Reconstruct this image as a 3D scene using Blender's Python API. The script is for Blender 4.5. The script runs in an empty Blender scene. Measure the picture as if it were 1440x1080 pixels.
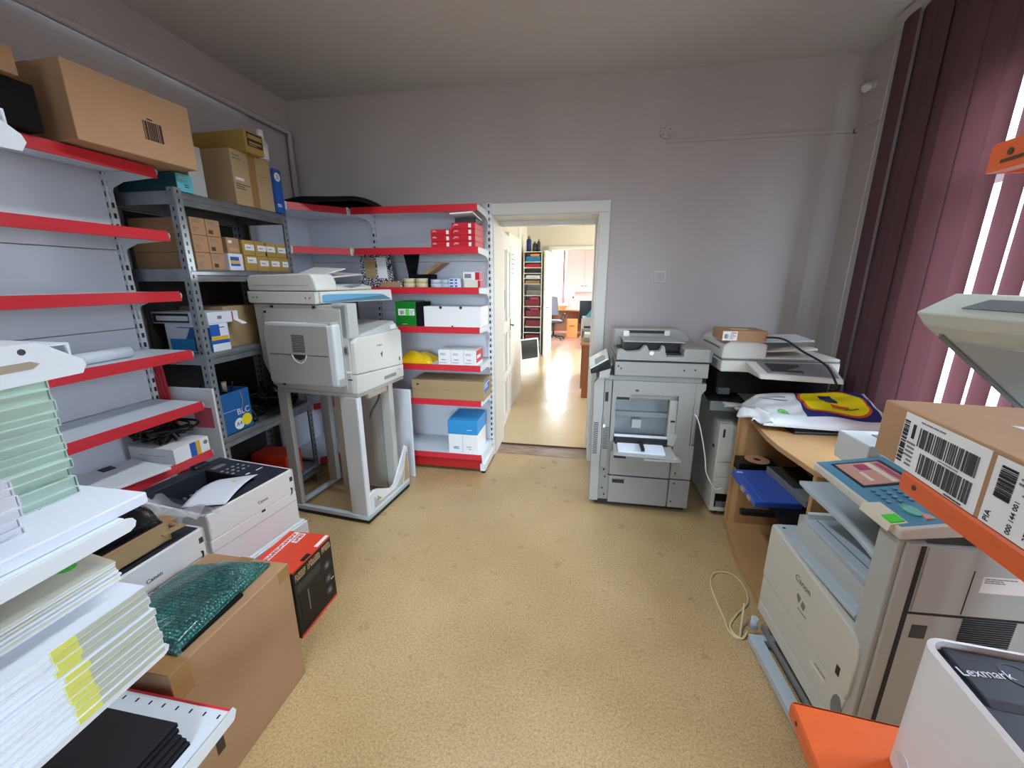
import bpy, bmesh, math, random
from mathutils import Vector, Matrix
random.seed(7)
PI = math.pi
S = bpy.context.scene
C = S.collection

# ------------------------------------------------------------------ helpers
def lin(h):
    h = h.lstrip('#')
    v = [int(h[i:i + 2], 16) / 255 for i in (0, 2, 4)]
    return tuple((c / 12.92 if c <= .04045 else ((c + .055) / 1.055) ** 2.4) for c in v) + (1,)

def mat(name, col, rough=.5, metal=0., spec=.5, bump=0., bscale=40., var=0., vscale=6., emit=None, estr=0., alpha=None, trans=0., coat=0.):
    m = bpy.data.materials.new(name); m.use_nodes = True
    nt = m.node_tree; b = nt.nodes['Principled BSDF']
    c = lin(col) if isinstance(col, str) else col
    b.inputs['Base Color'].default_value = c
    b.inputs['Roughness'].default_value = rough
    b.inputs['Metallic'].default_value = metal
    b.inputs['Specular IOR Level'].default_value = spec
    if coat: b.inputs['Coat Weight'].default_value = coat
    if trans: b.inputs['Transmission Weight'].default_value = trans
    if alpha is not None: b.inputs['Alpha'].default_value = alpha
    if emit:
        b.inputs['Emission Color'].default_value = lin(emit); b.inputs['Emission Strength'].default_value = estr
    if bump or var:
        tc = nt.nodes.new('ShaderNodeTexCoord')
    if var:
        n = nt.nodes.new('ShaderNodeTexNoise'); n.inputs['Scale'].default_value = vscale; n.inputs['Detail'].default_value = 4
        nt.links.new(tc.outputs['Object'], n.inputs['Vector'])
        r = nt.nodes.new('ShaderNodeValToRGB')
        r.color_ramp.elements[0].position = .3; r.color_ramp.elements[1].position = .7
        r.color_ramp.elements[0].color = tuple(x * (1 - var) for x in c[:3]) + (1,)
        r.color_ramp.elements[1].color = tuple(min(1, x * (1 + var * .5)) for x in c[:3]) + (1,)
        nt.links.new(n.outputs['Fac'], r.inputs['Fac']); nt.links.new(r.outputs['Color'], b.inputs['Base Color'])
    if bump:
        n2 = nt.nodes.new('ShaderNodeTexNoise'); n2.inputs['Scale'].default_value = bscale; n2.inputs['Detail'].default_value = 3
        nt.links.new(tc.outputs['Object'], n2.inputs['Vector'])
        bp = nt.nodes.new('ShaderNodeBump'); bp.inputs['Strength'].default_value = bump; bp.inputs['Distance'].default_value = .01
        nt.links.new(n2.outputs['Fac'], bp.inputs['Height']); nt.links.new(bp.outputs['Normal'], b.inputs['Normal'])
    return m

def bands(name, col, dark, period, width, axis=2, rough=.4, offs=0., win=None, waxis=0):
    """white metal with a regular row of dark punched slots along one axis"""
    m = mat(name, col, rough); nt = m.node_tree; b = nt.nodes['Principled BSDF']
    tc = nt.nodes.new('ShaderNodeTexCoord'); sp = nt.nodes.new('ShaderNodeSeparateXYZ')
    nt.links.new(tc.outputs['Object'], sp.inputs[0])
    def mth(op, a, v=None):
        n = nt.nodes.new('ShaderNodeMath'); n.operation = op
        if isinstance(a, float): n.inputs[0].default_value = a
        else: nt.links.new(a, n.inputs[0])
        if v is not None:
            if isinstance(v, float): n.inputs[1].default_value = v
            else: nt.links.new(v, n.inputs[1])
        return n.outputs[0]
    a = mth('ADD', sp.outputs[axis], offs + 100 * period)
    fr = mth('FRACT', mth('DIVIDE', a, float(period)))
    f = mth('LESS_THAN', fr, float(width))
    if win:
        w = sp.outputs[waxis]
        f = mth('MULTIPLY', f, mth('MULTIPLY', mth('GREATER_THAN', w, float(win[0])), mth('LESS_THAN', w, float(win[1]))))
    mx = nt.nodes.new('ShaderNodeMix'); mx.data_type = 'RGBA'
    mx.inputs[6].default_value = lin(col); mx.inputs[7].default_value = lin(dark)
    nt.links.new(f, mx.inputs[0]); nt.links.new(mx.outputs[2], b.inputs['Base Color'])
    return m

class MB:
    """collects shapes into one mesh"""
    def __init__(s): s.bm = bmesh.new()
    def _fin(s, vs, M, bev, seg):
        if M is not None: bmesh.ops.transform(s.bm, matrix=M, verts=vs)
        if bev:
            es = list({e for v in vs for e in v.link_edges})
            bmesh.ops.bevel(s.bm, geom=es, offset=bev, segments=seg, affect='EDGES', profile=.5, clamp_overlap=True)
        return s
    def box(s, x0, x1, y0, y1, z0, z1, bev=0, seg=2, M=None):
        vs = [s.bm.verts.new(p) for p in ((x0, y0, z0), (x1, y0, z0), (x1, y1, z0), (x0, y1, z0), (x0, y0, z1), (x1, y0, z1), (x1, y1, z1), (x0, y1, z1))]
        for f in ((3, 2, 1, 0), (4, 5, 6, 7), (0, 1, 5, 4), (1, 2, 6, 5), (2, 3, 7, 6), (3, 0, 4, 7)):
            s.bm.faces.new([vs[i] for i in f])
        return s._fin(vs, M, bev, seg)
    def prism(s, poly, a0, a1, axis='y', bev=0, seg=2, M=None):
        def P(p, a):
            return {'x': (a, p[0], p[1]), 'y': (p[0], a, p[1]), 'z': (p[0], p[1], a)}[axis]
        A = [s.bm.verts.new(P(p, a0)) for p in poly]; B = [s.bm.verts.new(P(p, a1)) for p in poly]
        n = len(poly)
        s.bm.faces.new(A[::-1]); s.bm.faces.new(B)
        for i in range(n): s.bm.faces.new([A[i], A[(i + 1) % n], B[(i + 1) % n], B[i]])
        return s._fin(A + B, M, bev, seg)
    def hull(s, pts, bev=0, M=None):
        """8 corner points in box order"""
        vs = [s.bm.verts.new(p) for p in pts]
        for f in ((3, 2, 1, 0), (4, 5, 6, 7), (0, 1, 5, 4), (1, 2, 6, 5), (2, 3, 7, 6), (3, 0, 4, 7)):
            s.bm.faces.new([vs[i] for i in f])
        return s._fin(vs, M, bev, 2)
    def cyl(s, p0, p1, r0, r1=None, n=20, M=None):
        r1 = r0 if r1 is None else r1
        p0, p1 = Vector(p0), Vector(p1); d = (p1 - p0).normalized()
        u = d.orthogonal().normalized(); w = d.cross(u)
        A = []; B = []
        for i in range(n):
            t = 2 * PI * i / n; q = u * math.cos(t) + w * math.sin(t)
            A.append(s.bm.verts.new(p0 + q * r0)); B.append(s.bm.verts.new(p1 + q * r1))
        s.bm.faces.new(A[::-1]); s.bm.faces.new(B)
        for i in range(n):
            f = s.bm.faces.new([A[i], A[(i + 1) % n], B[(i + 1) % n], B[i]]); f.smooth = True
        return s._fin(A + B, M, 0, 0)
    def ring(s, c, ro, ri, h, n=28):
        x, y, z = c; R = []
        for rr, zz in ((ro, 0), (ro, h), (ri, h), (ri, 0)):
            R.append([s.bm.verts.new((x + rr * math.cos(2 * PI * i / n), y + rr * math.sin(2 * PI * i / n), z + zz)) for i in range(n)])
        for k in range(4):
            a, b = R[k], R[(k + 1) % 4]
            for i in range(n):
                f = s.bm.faces.new([a[i], a[(i + 1) % n], b[(i + 1) % n], b[i]]); f.smooth = k in (0, 2)
        return s
    def tube(s, pts, r, n=8, smooth=True, sub=6):
        P = [Vector(p) for p in pts]
        if smooth and len(P) > 2:
            Q = []
            for i in range(len(P) - 1):
                a = P[max(i - 1, 0)]; b = P[i]; c = P[i + 1]; d = P[min(i + 2, len(P) - 1)]
                for k in range(sub):
                    t = k / sub
                    Q.append(.5 * ((2 * b) + (c - a) * t + (2 * a - 5 * b + 4 * c - d) * t * t + (3 * b - a - 3 * c + d) * t ** 3))
            Q.append(P[-1]); P = Q
        rings = []; u = None
        for i, p in enumerate(P):
            d = (P[min(i + 1, len(P) - 1)] - P[max(i - 1, 0)])
            if d.length < 1e-9: d = Vector((0, 0, 1))
            d.normalize()
            u = d.orthogonal().normalized() if u is None else (u - d * u.dot(d)).normalized()
            w = d.cross(u)
            rings.append([s.bm.verts.new(p + (u * math.cos(2 * PI * k / n) + w * math.sin(2 * PI * k / n)) * r) for k in range(n)])
        s.bm.faces.new(rings[0][::-1]); s.bm.faces.new(rings[-1])
        for a, b in zip(rings, rings[1:]):
            for k in range(n):
                f = s.bm.faces.new([a[k], a[(k + 1) % n], b[(k + 1) % n], b[k]]); f.smooth = True
        return s
    def grid(s, fn, nu, nv, th=0., base=None):
        """sheet fn(u,v)->point; closed slab when th>0 (offset along -z)"""
        def sheet(dz):
            return [[s.bm.verts.new(Vector(fn(i / nu, j / nv)) + Vector((0, 0, dz))) for j in range(nv + 1)] for i in range(nu + 1)]
        T = sheet(0)
        for i in range(nu):
            for j in range(nv):
                f = s.bm.faces.new([T[i][j], T[i + 1][j], T[i + 1][j + 1], T[i][j + 1]]); f.smooth = True
        if th:
            U = sheet(-th)
            if base is not None:
                for row in U:
                    for q in row: q.co.z = base
            for i in range(nu):
                for j in range(nv):
                    f = s.bm.faces.new([U[i][j + 1], U[i + 1][j + 1], U[i + 1][j], U[i][j]]); f.smooth = True
            bd = [(i, 0) for i in range(nu + 1)] + [(nu, j) for j in range(1, nv + 1)] + [(i, nv) for i in range(nu - 1, -1, -1)] + [(0, j) for j in range(nv - 1, 0, -1)]
            for k in range(len(bd)):
                a, b = bd[k], bd[(k + 1) % len(bd)]
                s.bm.faces.new([T[a[0]][a[1]], T[b[0]][b[1]], U[b[0]][b[1]], U[a[0]][a[1]]])
        return s
    def build(s, name, m, parent=None, loc=(0, 0, 0), rz=0, recalc=True):
        if recalc: bmesh.ops.recalc_face_normals(s.bm, faces=s.bm.faces[:])
        me = bpy.data.meshes.new(name); s.bm.to_mesh(me); s.bm.free()
        me.materials.append(m)
        o = bpy.data.objects.new(name, me); C.objects.link(o)
        if parent is not None: o.parent = parent
        o.location = loc; o.rotation_euler = (0, 0, rz)
        return o

def tag(o, label=None, cat=None, group=None, kind=None):
    if label: o['label'] = label
    if cat: o['category'] = cat
    if group: o['group'] = group
    if kind: o['kind'] = kind
    return o
def T(name, label, cat, loc=(0, 0, 0), deg=0, group=None):
    o = bpy.data.objects.new(name, None); C.objects.link(o); o.empty_display_size = .05
    o.location = loc; o.rotation_euler = (0, 0, math.radians(deg))
    return tag(o, label, cat, group)
def bx(name, m, parent, x0, x1, y0, y1, z0, z1, bev=0., seg=2):
    return MB().box(x0, x1, y0, y1, z0, z1, bev, seg).build(name, m, parent)
def struct(name, m, *boxes):
    b = MB()
    for q in boxes: b.box(*q)
    return tag(b.build(name, m), kind='structure')
def copy_tree(o, parent=None):
    c = o.copy(); C.objects.link(c)
    if parent is not None: c.parent = parent
    for ch in list(o.children): copy_tree(ch, c)
    return c
FACE = {'-y': (PI / 2, 0, 0), '+x': (PI / 2, 0, PI / 2), '-x': (PI / 2, 0, -PI / 2), '+z': (0, 0, 0)}
def txt(parent, s, size, loc, face, m, name='lettering', rot=0., depth=.0004, sx=1.):
    cu = bpy.data.curves.new(name, 'FONT'); cu.body = s; cu.size = size; cu.extrude = depth
    cu.align_x = 'CENTER'; cu.align_y = 'CENTER'; cu.resolution_u = 3; cu.space_character = 1.0
    cu.materials.append(m)
    tmp = bpy.data.objects.new(name, cu); me = bpy.data.meshes.new_from_object(tmp); bpy.data.objects.remove(tmp)
    me.materials.clear(); me.materials.append(m)
    o = bpy.data.objects.new(name, me); C.objects.link(o); o.parent = parent
    from mathutils import Euler
    R = Euler(FACE[face]).to_matrix() @ Matrix.Rotation(rot, 3, 'Z')
    o.location = loc; o.rotation_euler = R.to_euler(); o.scale = (sx, 1, 1)
    return o
def decal(parent, name, m, face, u0, u1, v0, v1, pos, th=.0008, label=None):
    """thin printed panel lying on a face: '-y'/'+y' (u=x,v=z), '+x'/'-x' (u=y,v=z), '+z' (u=x,v=y)"""
    b = MB()
    if face == '-y': b.box(u0, u1, pos - th, pos, v0, v1)
    elif face == '+y': b.box(u0, u1, pos, pos + th, v0, v1)
    elif face == '+x': b.box(pos, pos + th, u0, u1, v0, v1)
    elif face == '-x': b.box(pos - th, pos, u0, u1, v0, v1)
    else: b.box(u0, u1, v0, v1, pos, pos + th)
    o = b.build(name, m, parent)
    if label: o['label'] = label
    return o
def barcode(parent, m, face, u0, u1, v0, v1, pos, n=26, th=.0012, seed=1, vertical=True, name='barcode', gap=1.):
    r = random.Random(seed); b = MB(); L = (u1 - u0) if vertical else (v1 - v0); t = 0
    ws = [r.choice((1, 1, 2, 3)) * (gap if i % 2 else 1) for i in range(n * 2)]; tot = sum(ws)
    for i, w in enumerate(ws):
        d = w / tot * L
        if i % 2 == 0:
            a, c = (u0 + t, u0 + t + d) if vertical else (u0, u1)
            e, f = (v0, v1) if vertical else (v0 + t, v0 + t + d)
            if face == '-y': b.box(a, c, pos - th, pos, e, f)
            elif face == '+x': b.box(pos, pos + th, a, c, e, f)
            elif face == '-x': b.box(pos - th, pos, a, c, e, f)
            else: b.box(a, c, e, f, pos, pos + th)
        t += d
    return b.build(name, m, parent)
def lines(parent, m, face, u0, u1, v0, v1, pos, n=4, fill=.4, th=.0011, seed=3, name='printed_lines'):
    """rows of small print"""
    r = random.Random(seed); b = MB(); dv = (v1 - v0) / n
    for k in range(n):
        u = u0; e = u0 + (u1 - u0) * r.uniform(.55, 1.)
        a, c = v0 + dv * (k + .5 - fill / 2), v0 + dv * (k + .5 + fill / 2)
        while u < e - 1e-4:
            w = min((u1 - u0) * r.uniform(.08, .22), e - u)
            if face == '-y': b.box(u, u + w, pos - th, pos, a, c)
            elif face == '+x': b.box(pos, pos + th, u, u + w, a, c)
            elif face == '-x': b.box(pos - th, pos, u, u + w, a, c)
            else: b.box(u, u + w, a, c, pos, pos + th)
            u += w + (u1 - u0) * .03
    return b.build(name, m, parent)

# ------------------------------------------------------------------ materials
M = {}
def mk(k, *a, **kw): M[k] = mat(k, *a, **kw); return M[k]
mk('wall_paint', '#c2bbb9', .9, bump=.05, bscale=60, var=.05, vscale=1.5)
mk('ceiling_paint', '#cac6c2', .95, bump=.04, bscale=40)
mk('hall_paint', '#d6d0bd', .9)
mk('pink_paint', '#e6cfc6', .8)
mk('door_white', '#e4e6e2', .35, var=.03)
mk('trim_white', '#dcdad2', .4)
mk('white_plastic', '#e2e6e8', .4)
mk('printer_white', '#e9e9ea', .38)
mk('iron_white', '#d6dcdc', .42)
mk('copier_cream', '#d3d3cb', .42)
mk('copier_grey', '#b4b8b6', .45)
mk('old_grey', '#aaa8a2', .5, var=.05, vscale=3)
mk('taupe', '#95938d', .5, var=.05, vscale=3)
mk('taupe_light', '#a5a39e', .5)
mk('dark_ink', '#55565a', .7)
mk('old_grey_light', '#b9b7b2', .5)
mk('pale_blue', '#b9c8d2', .45)
mk('panel_blue', '#5b97b6', .4)
mk('panel_blue_dark', '#4a88a8', .4)
mk('steel_white', '#e2e6ea', .35)
mk('steel_back', '#e3e3ea', .45)
mk('red_strip', '#d02b38', .32)
mk('red_dark', '#b81f22', .4)
mk('galvanised', '#9aa2a6', .38, metal=.75, var=.2, vscale=14, bump=.05)
mk('galv_shelf', '#8c9296', .5, metal=.55, var=.12, vscale=8)
mk('cardboard', '#b08a66', .85, var=.06, vscale=5, bump=.05, bscale=90)
mk('cardboard_light', '#c39b76', .85, var=.05, vscale=5)
mk('cardboard_dull', '#ad936a', .85, var=.06)
mk('cardboard_pale', '#bda37c', .85, var=.05)
mk('cardboard_mustard', '#b3924c', .8, var=.05)
mk('cardboard_grey', '#a89a86', .85)
mk('tape_brown', '#a37a4d', .35)
mk('paper', '#eceef2', .7)
mk('paper_cool', '#dfe4f0', .7)
mk('paper_cream', '#e2dcc8', .75)
mk('label_white', '#efefef', .6)
mk('ink', '#26242a', .7)
mk('ink_grey', '#7d7d80', .7)
mk('ink_brown', '#4a3a2c', .8)
mk('black', '#0d0d0f', .45)
mk('black_matt', '#101012', .8, spec=.2)
mk('black_gloss', '#0b0c10', .18)
mk('black_book', '#17161a', .55)
mk('dark_navy', '#272b36', .45)
mk('dark_grey', '#3c3e40', .5)
mk('mid_grey', '#7d8082', .5)
mk('green_book', '#c3d8cb', .7)
mk('white_book', '#dcdbe2', .7)
mk('beech', '#c79c6c', .45, var=.07, vscale=3)
mk('blc_blue', '#1c5f9e', .5)
mk('paper_blue', '#2b93d4', .5)
mk('box_blue', '#1e5bb0', .5)
mk('deep_blue', '#1f4fae', .5)
mk('yellow', '#f0dc1e', .5)
mk('gold', '#e0b02a', .5)
mk('red_box', '#c9152a', .4)
mk('orange_red', '#e8472a', .45)
mk('orange_metal', '#e0622a', .4)
mk('green_box', '#0f7d20', .4)
mk('green_sticker', '#58e04a', .5)
mk('lime', '#d2ee4a', .5)
mk('teal_box', '#5fc3d6', .5)
mk('teal_dark', '#1d5560', .6)
mk('magenta', '#b5446a', .5)
mk('blue_folder', '#3c60c0', .3)
mk('navy', '#252a68', .5)
mk('bag_yellow', '#f0e014', .4)
mk('bag_orange', '#d8602e', .45)
mk('bag_white', '#dfe3e6', .35, bump=.3, bscale=14)
mk('tape_roll', '#d3c29a', .5)
mk('clear_roll', '#b9c3cc', .3)
mk('cream_cable', '#d9cfa8', .5)
mk('leg_brown', '#9a5a30', .45)
mk('orange_box', '#e39a55', .7)
mk('chair_grey', '#6d6870', .8)
mk('burgundy', '#7c2a38', .6)
mk('copper', '#c99a7c', .4)
mk('silver_chip', '#c8c8c8', .3, metal=.6)
def slotted(name, col, period, width, lo, hi, metal=0., rough=.35):
    m = bands(name, col, '#2b2e32', period, width, 2, rough, win=(-9, 9)); nt = m.node_tree
    m.node_tree.nodes['Principled BSDF'].inputs['Metallic'].default_value = metal
    sp = [n for n in nt.nodes if n.type == 'SEPXYZ'][0]
    fin = [n for n in nt.nodes if n.type == 'MIX'][0]
    old = fin.inputs[0].links[0].from_socket
    def mth(op, a, b):
        n = nt.nodes.new('ShaderNodeMath'); n.operation = op
        for k, v in enumerate((a, b)):
            if isinstance(v, float): n.inputs[k].default_value = v
            else: nt.links.new(v, n.inputs[k])
        return n.outputs[0]
    s_ = mth('ADD', mth('ABSOLUTE', sp.outputs[0], 0.), mth('ABSOLUTE', sp.outputs[1], 0.))
    f = mth('MULTIPLY', mth('GREATER_THAN', s_, lo), mth('LESS_THAN', s_, hi))
    nt.links.new(mth('MULTIPLY', old, f), fin.inputs[0]); return m
M['upright'] = slotted('punched_white_steel', '#dfe3e7', .05, .5, -1., .019)
M['shelf_white'] = mat('shelf_white', '#dfe6ee', .35)
M['galv_post'] = slotted('punched_galvanised_steel', '#98a0a4', .04, .45, .015, .024, .55)
M['fabric'] = mat('blind_fabric', '#5e4145', .85, bump=.1, bscale=120)
def blind_fabric():
    m = M['fabric']; nt = m.node_tree; out = nt.nodes['Material Output']; b = nt.nodes['Principled BSDF']
    tr = nt.nodes.new('ShaderNodeBsdfTranslucent'); tr.inputs['Color'].default_value = lin('#7d4c50')
    mx = nt.nodes.new('ShaderNodeMixShader'); mx.inputs[0].default_value = .07
    nt.links.new(b.outputs[0], mx.inputs[1]); nt.links.new(tr.outputs[0], mx.inputs[2]); nt.links.new(mx.outputs[0], out.inputs['Surface'])
blind_fabric()
def bubble_mat():
    m = mat('bubble_wrap', '#1d6f69', .25, alpha=None); nt = m.node_tree; b = nt.nodes['Principled BSDF']
    tc = nt.nodes.new('ShaderNodeTexCoord'); v = nt.nodes.new('ShaderNodeTexVoronoi'); v.inputs['Scale'].default_value = 95; v.inputs['Randomness'].default_value = .35
    nt.links.new(tc.outputs['Object'], v.inputs['Vector'])
    r = nt.nodes.new('ShaderNodeValToRGB'); r.color_ramp.elements[0].color = lin('#3f9a90'); r.color_ramp.elements[1].color = lin('#0f4745')
    r.color_ramp.elements[0].position = .05; r.color_ramp.elements[1].position = .6
    nt.links.new(v.outputs['Distance'], r.inputs['Fac']); nt.links.new(r.outputs['Color'], b.inputs['Base Color'])
    bp = nt.nodes.new('ShaderNodeBump'); bp.inputs['Strength'].default_value = 1.; bp.inputs['Distance'].default_value = .006; bp.invert = True
    nt.links.new(v.outputs['Distance'], bp.inputs['Height']); nt.links.new(bp.outputs['Normal'], b.inputs['Normal'])
    b.inputs['Roughness'].default_value = .18; b.inputs['Coat Weight'].default_value = .5
    return m
M['bubble'] = bubble_mat()
def film_mat():
    m = mat('clear_film', '#e8eef2', .08, spec=.6); nt = m.node_tree; b = nt.nodes['Principled BSDF']; out = nt.nodes['Material Output']
    tr = nt.nodes.new('ShaderNodeBsdfTransparent'); mx = nt.nodes.new('ShaderNodeMixShader')
    fr = nt.nodes.new('ShaderNodeLayerWeight'); fr.inputs['Blend'].default_value = .35
    mp = nt.nodes.new('ShaderNodeMath'); mp.operation = 'MULTIPLY_ADD'; mp.inputs[1].default_value = .5; mp.inputs[2].default_value = .14
    nt.links.new(fr.outputs['Facing'], mp.inputs[0]); nt.links.new(mp.outputs[0], mx.inputs[0])
    nt.links.new(tr.outputs[0], mx.inputs[1]); nt.links.new(b.outputs[0], mx.inputs[2]); nt.links.new(mx.outputs[0], out.inputs['Surface'])
    return m
M['film'] = film_mat()
def lino():
    m = mat('cork_pattern_lino', '#c8a978', .33); nt = m.node_tree; b = nt.nodes['Principled BSDF']
    tc = nt.nodes.new('ShaderNodeTexCoord')
    def noise(sc, det=2):
        n = nt.nodes.new('ShaderNodeTexNoise'); n.inputs['Scale'].default_value = sc; n.inputs['Detail'].default_value = det
        nt.links.new(tc.outputs['Object'], n.inputs['Vector']); return n.outputs['Fac']
    def ramp(f, *st):
        r = nt.nodes.new('ShaderNodeValToRGB'); e = r.color_ramp.elements
        e[0].position, e[0].color = st[0][0], lin(st[0][1]); e[1].position, e[1].color = st[-1][0], lin(st[-1][1])
        for p, c in st[1:-1]: k = e.new(p); k.color = lin(c)
        nt.links.new(f, r.inputs['Fac']); return r.outputs['Color']
    def mix(f, a, c, mode='MIX'):
        x = nt.nodes.new('ShaderNodeMix'); x.data_type = 'RGBA'; x.blend_type = mode
        if isinstance(f, float): x.inputs[0].default_value = f
        else: nt.links.new(f, x.inputs[0])
        nt.links.new(a, x.inputs[6]); nt.links.new(c, x.inputs[7]); return x.outputs[2]
    c1 = ramp(noise(105, 3), (.27, '#93754a'), (.5, '#cbab78'), (.66, '#dec192'))
    c2 = ramp(noise(240, 2), (.30, '#967850'), (.56, '#e0c598'))
    c = mix(.5, c1, c2)
    big = ramp(noise(1.6, 3), (.3, '#e4dfd4'), (.7, '#ffffff'))
    c = mix(1., c, big, 'MULTIPLY')
    nt.links.new(c, b.inputs['Base Color'])
    rr = nt.nodes.new('ShaderNodeMapRange'); rr.inputs[3].default_value = .22; rr.inputs[4].default_value = .38
    nt.links.new(noise(9, 3), rr.inputs[0]); nt.links.new(rr.outputs[0], b.inputs['Roughness'])
    return m
M['lino'] = lino()
M['hall_lino'] = mat('hall_vinyl', '#d6c09a', .17, bump=.4, bscale=4)
def wood_strip():
    m = mat('threshold_wood', '#9b7c66', .3); nt = m.node_tree; b = nt.nodes['Principled BSDF']
    tc = nt.nodes.new('ShaderNodeTexCoord'); mp = nt.nodes.new('ShaderNodeMapping'); mp.inputs['Scale'].default_value = (4, 60, 1)
    n = nt.nodes.new('ShaderNodeTexNoise'); n.inputs['Scale'].default_value = 1.5; n.inputs['Detail'].default_value = 4
    nt.links.new(tc.outputs['Object'], mp.inputs[0]); nt.links.new(mp.outputs[0], n.inputs['Vector'])
    r = nt.nodes.new('ShaderNodeValToRGB'); r.color_ramp.elements[0].position = .35; r.color_ramp.elements[0].color = lin('#6d5140'); r.color_ramp.elements[1].position = .65; r.color_ramp.elements[1].color = lin('#b59a86')
    nt.links.new(n.outputs['Fac'], r.inputs['Fac']); nt.links.new(r.outputs['Color'], b.inputs['Base Color'])
    return m
M['threshold'] = wood_strip()
def mosaic():
    m = mat('mosaic_print', '#ffffff', .5); nt = m.node_tree; b = nt.nodes['Principled BSDF']
    tc = nt.nodes.new('ShaderNodeTexCoord'); v = nt.nodes.new('ShaderNodeTexVoronoi'); v.feature = 'DISTANCE_TO_EDGE'; v.inputs['Scale'].default_value = 55
    nt.links.new(tc.outputs['Object'], v.inputs['Vector'])
    r = nt.nodes.new('ShaderNodeValToRGB'); r.color_ramp.interpolation = 'CONSTANT'
    r.color_ramp.elements[0].color = lin('#1b1b22'); r.color_ramp.elements[1].color = lin('#d6d6dc'); r.color_ramp.elements[1].position = .14
    nt.links.new(v.outputs['Distance'], r.inputs['Fac']); nt.links.new(r.outputs['Color'], b.inputs['Base Color'])
    return m
M['mosaic'] = mosaic()
M['screen'] = mat('panel_screen', '#c79a92', .15, emit='#b98a80', estr=.06)
M['glass'] = mat('window_glass', '#ffffff', .0, trans=1.)
M['parquet'] = mat('parquet', '#b98a70', .35, var=.15, vscale=8)

# ------------------------------------------------------------------ camera
cam = bpy.data.cameras.new('camera'); co = bpy.data.objects.new('camera', cam); C.objects.link(co)
cam.sensor_fit = 'HORIZONTAL'; cam.sensor_width = 36.; cam.lens = 564. / 1440 * 36; cam.clip_start = .02
co.location = (0, 0, 1.55); co.rotation_euler = (math.radians(90 - 14.5), 0, math.radians(9.93))
S.camera = co
S.view_settings.view_transform = 'Standard'; S.view_settings.look = 'None'; S.view_settings.gamma = 1; S.view_settings.use_curve_mapping = False
S.view_settings.exposure = 1.06

# ------------------------------------------------------------------ setting
XL, XR, YB, YR, ZC = -2.45, 1.73, 3.35, -2.6, 2.955
struct('floor', M['lino'], (XL, XR, YR, 3.375, -.05, 0))
struct('floor_threshold', M['threshold'], (-.80, .17, 3.375, 3.60, -.05, .002))
struct('ceiling', M['ceiling_paint'], (XL - .1, XR + .1, YR - .1, YB + .02, ZC, ZC + .1))
struct('wall_left', M['wall_paint'], (XL - .12, XL, YR, YB, 0, ZC))
struct('wall_back', M['wall_paint'], (XL - .12, -.742, YB, 3.74, 0, ZC), (.102, 3.6, YB, 3.74, 0, ZC), (-.742, .102, YB, 3.74, 2.055, ZC))
W0, W1, WZ0, WZ1 = .25, 2.42, .86, 2.50
V0, V1 = -.45, .95  # rear window opening, unseen and added to let light in
VZ1 = 2.25
struct('wall_right', M['wall_paint'], (XR, XR + .16, W1, YB, 0, ZC), (XR, XR + .16, YR - .1, W0, 0, ZC),
       (XR, XR + .16, W0, W1, 0, WZ0), (XR, XR + .16, W0, W1, WZ1, ZC))
struct('wall_rear', M['wall_paint'], (XL - .12, V0, YR - .3, YR, 0, ZC), (V1, XR + .16, YR - .3, YR, 0, ZC), (V0, V1, YR - .3, YR, 0, WZ0), (V0, V1, YR - .3, YR, VZ1, ZC))
def window(n, a, b, loc, rz, top=WZ1):
    t = bpy.data.objects.new('window_%d' % n, None); C.objects.link(t); t.location = loc; t.rotation_euler = (0, 0, rz); tag(t, kind='structure')
    h = (b - a) / 2; H = top - WZ0; f = MB()
    for q in ((-h, -h + .07, 0, H), (h - .07, h, 0, H), (-h, h, 0, .07), (-h, h, H - .07, H), (-.05, .05, 0, H), (-h, h, H * .68, H * .68 + .06)):
        f.box(-.03, .03, q[0], q[1], q[2], q[3])
    f.build('window_frame', M['trim_white'], t)
    bx('window_sill', M['trim_white'], t, -.12, -.03, -h, h, -.03, 0, .005)
window(1, W0, W1, (XR + .11, (W0 + W1) / 2, WZ0), 0); window(2, V0, V1, (( V0 + V1) / 2, YR - .15, WZ0), -PI / 2, VZ1)  # the second, at the rear, is unseen and added for its light
# door casing and lining
cas = MB()
cas.box(.092, .172, YB - .022, YB, 0, 2.05, .004).box(-.82, -.742, YB - .022, YB, 0, 2.05, .004).box(-.82, .172, YB - .022, YB, 2.0505, 2.135, .004)
cas.box(.086, .1015, YB + .001, 3.739, 0, 2.039).box(-.7415, -.736, YB + .001, 3.739, 0, 2.039).box(-.7415, .1015, YB + .001, 3.739, 2.04, 2.0545)
cas.box(.07, .09, 3.60, 3.66, 0, 2.04).box(-.735, .069, 3.60, 3.66, 2.0, 2.0395)
tag(cas.build('trim_1', M['trim_white']), kind='structure')
# wall fittings
t = T('light_switch', 'white square light switch on back wall right of the doorway', 'light switch', (.571, YB, 1.577))
bx('plate', M['trim_white'], t, -.042, .042, -.012, 0, -.042, .042, .003)
for s in (-1, 1): bx('rocker', M['copier_grey'], t, -.018 + s * .017, .016 + s * .017, -.018, -.011, -.033, .033, .002)
t = T('junction_box', 'round white junction box on back wall at the left end of the cable duct', 'junction box', (.527, YB, 2.567))
MB().cyl((0, -.018, 0), (0, 0, 0), .042, .045, 24).build('lid', M['wall_paint'], t)
b = MB()
for a in range(4): b.cyl((.028 * math.cos(a * PI / 2 + .6), -.0195, .028 * math.sin(a * PI / 2 + .6)), (.028 * math.cos(a * PI / 2 + .6), -.017, .028 * math.sin(a * PI / 2 + .6)), .004, n=8)
b.build('screw', M['ink_brown'], t)
t = T('cable_duct', 'thin white cable duct running along back wall to the right corner', 'cable duct', (0, YB, 2.51))
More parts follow.
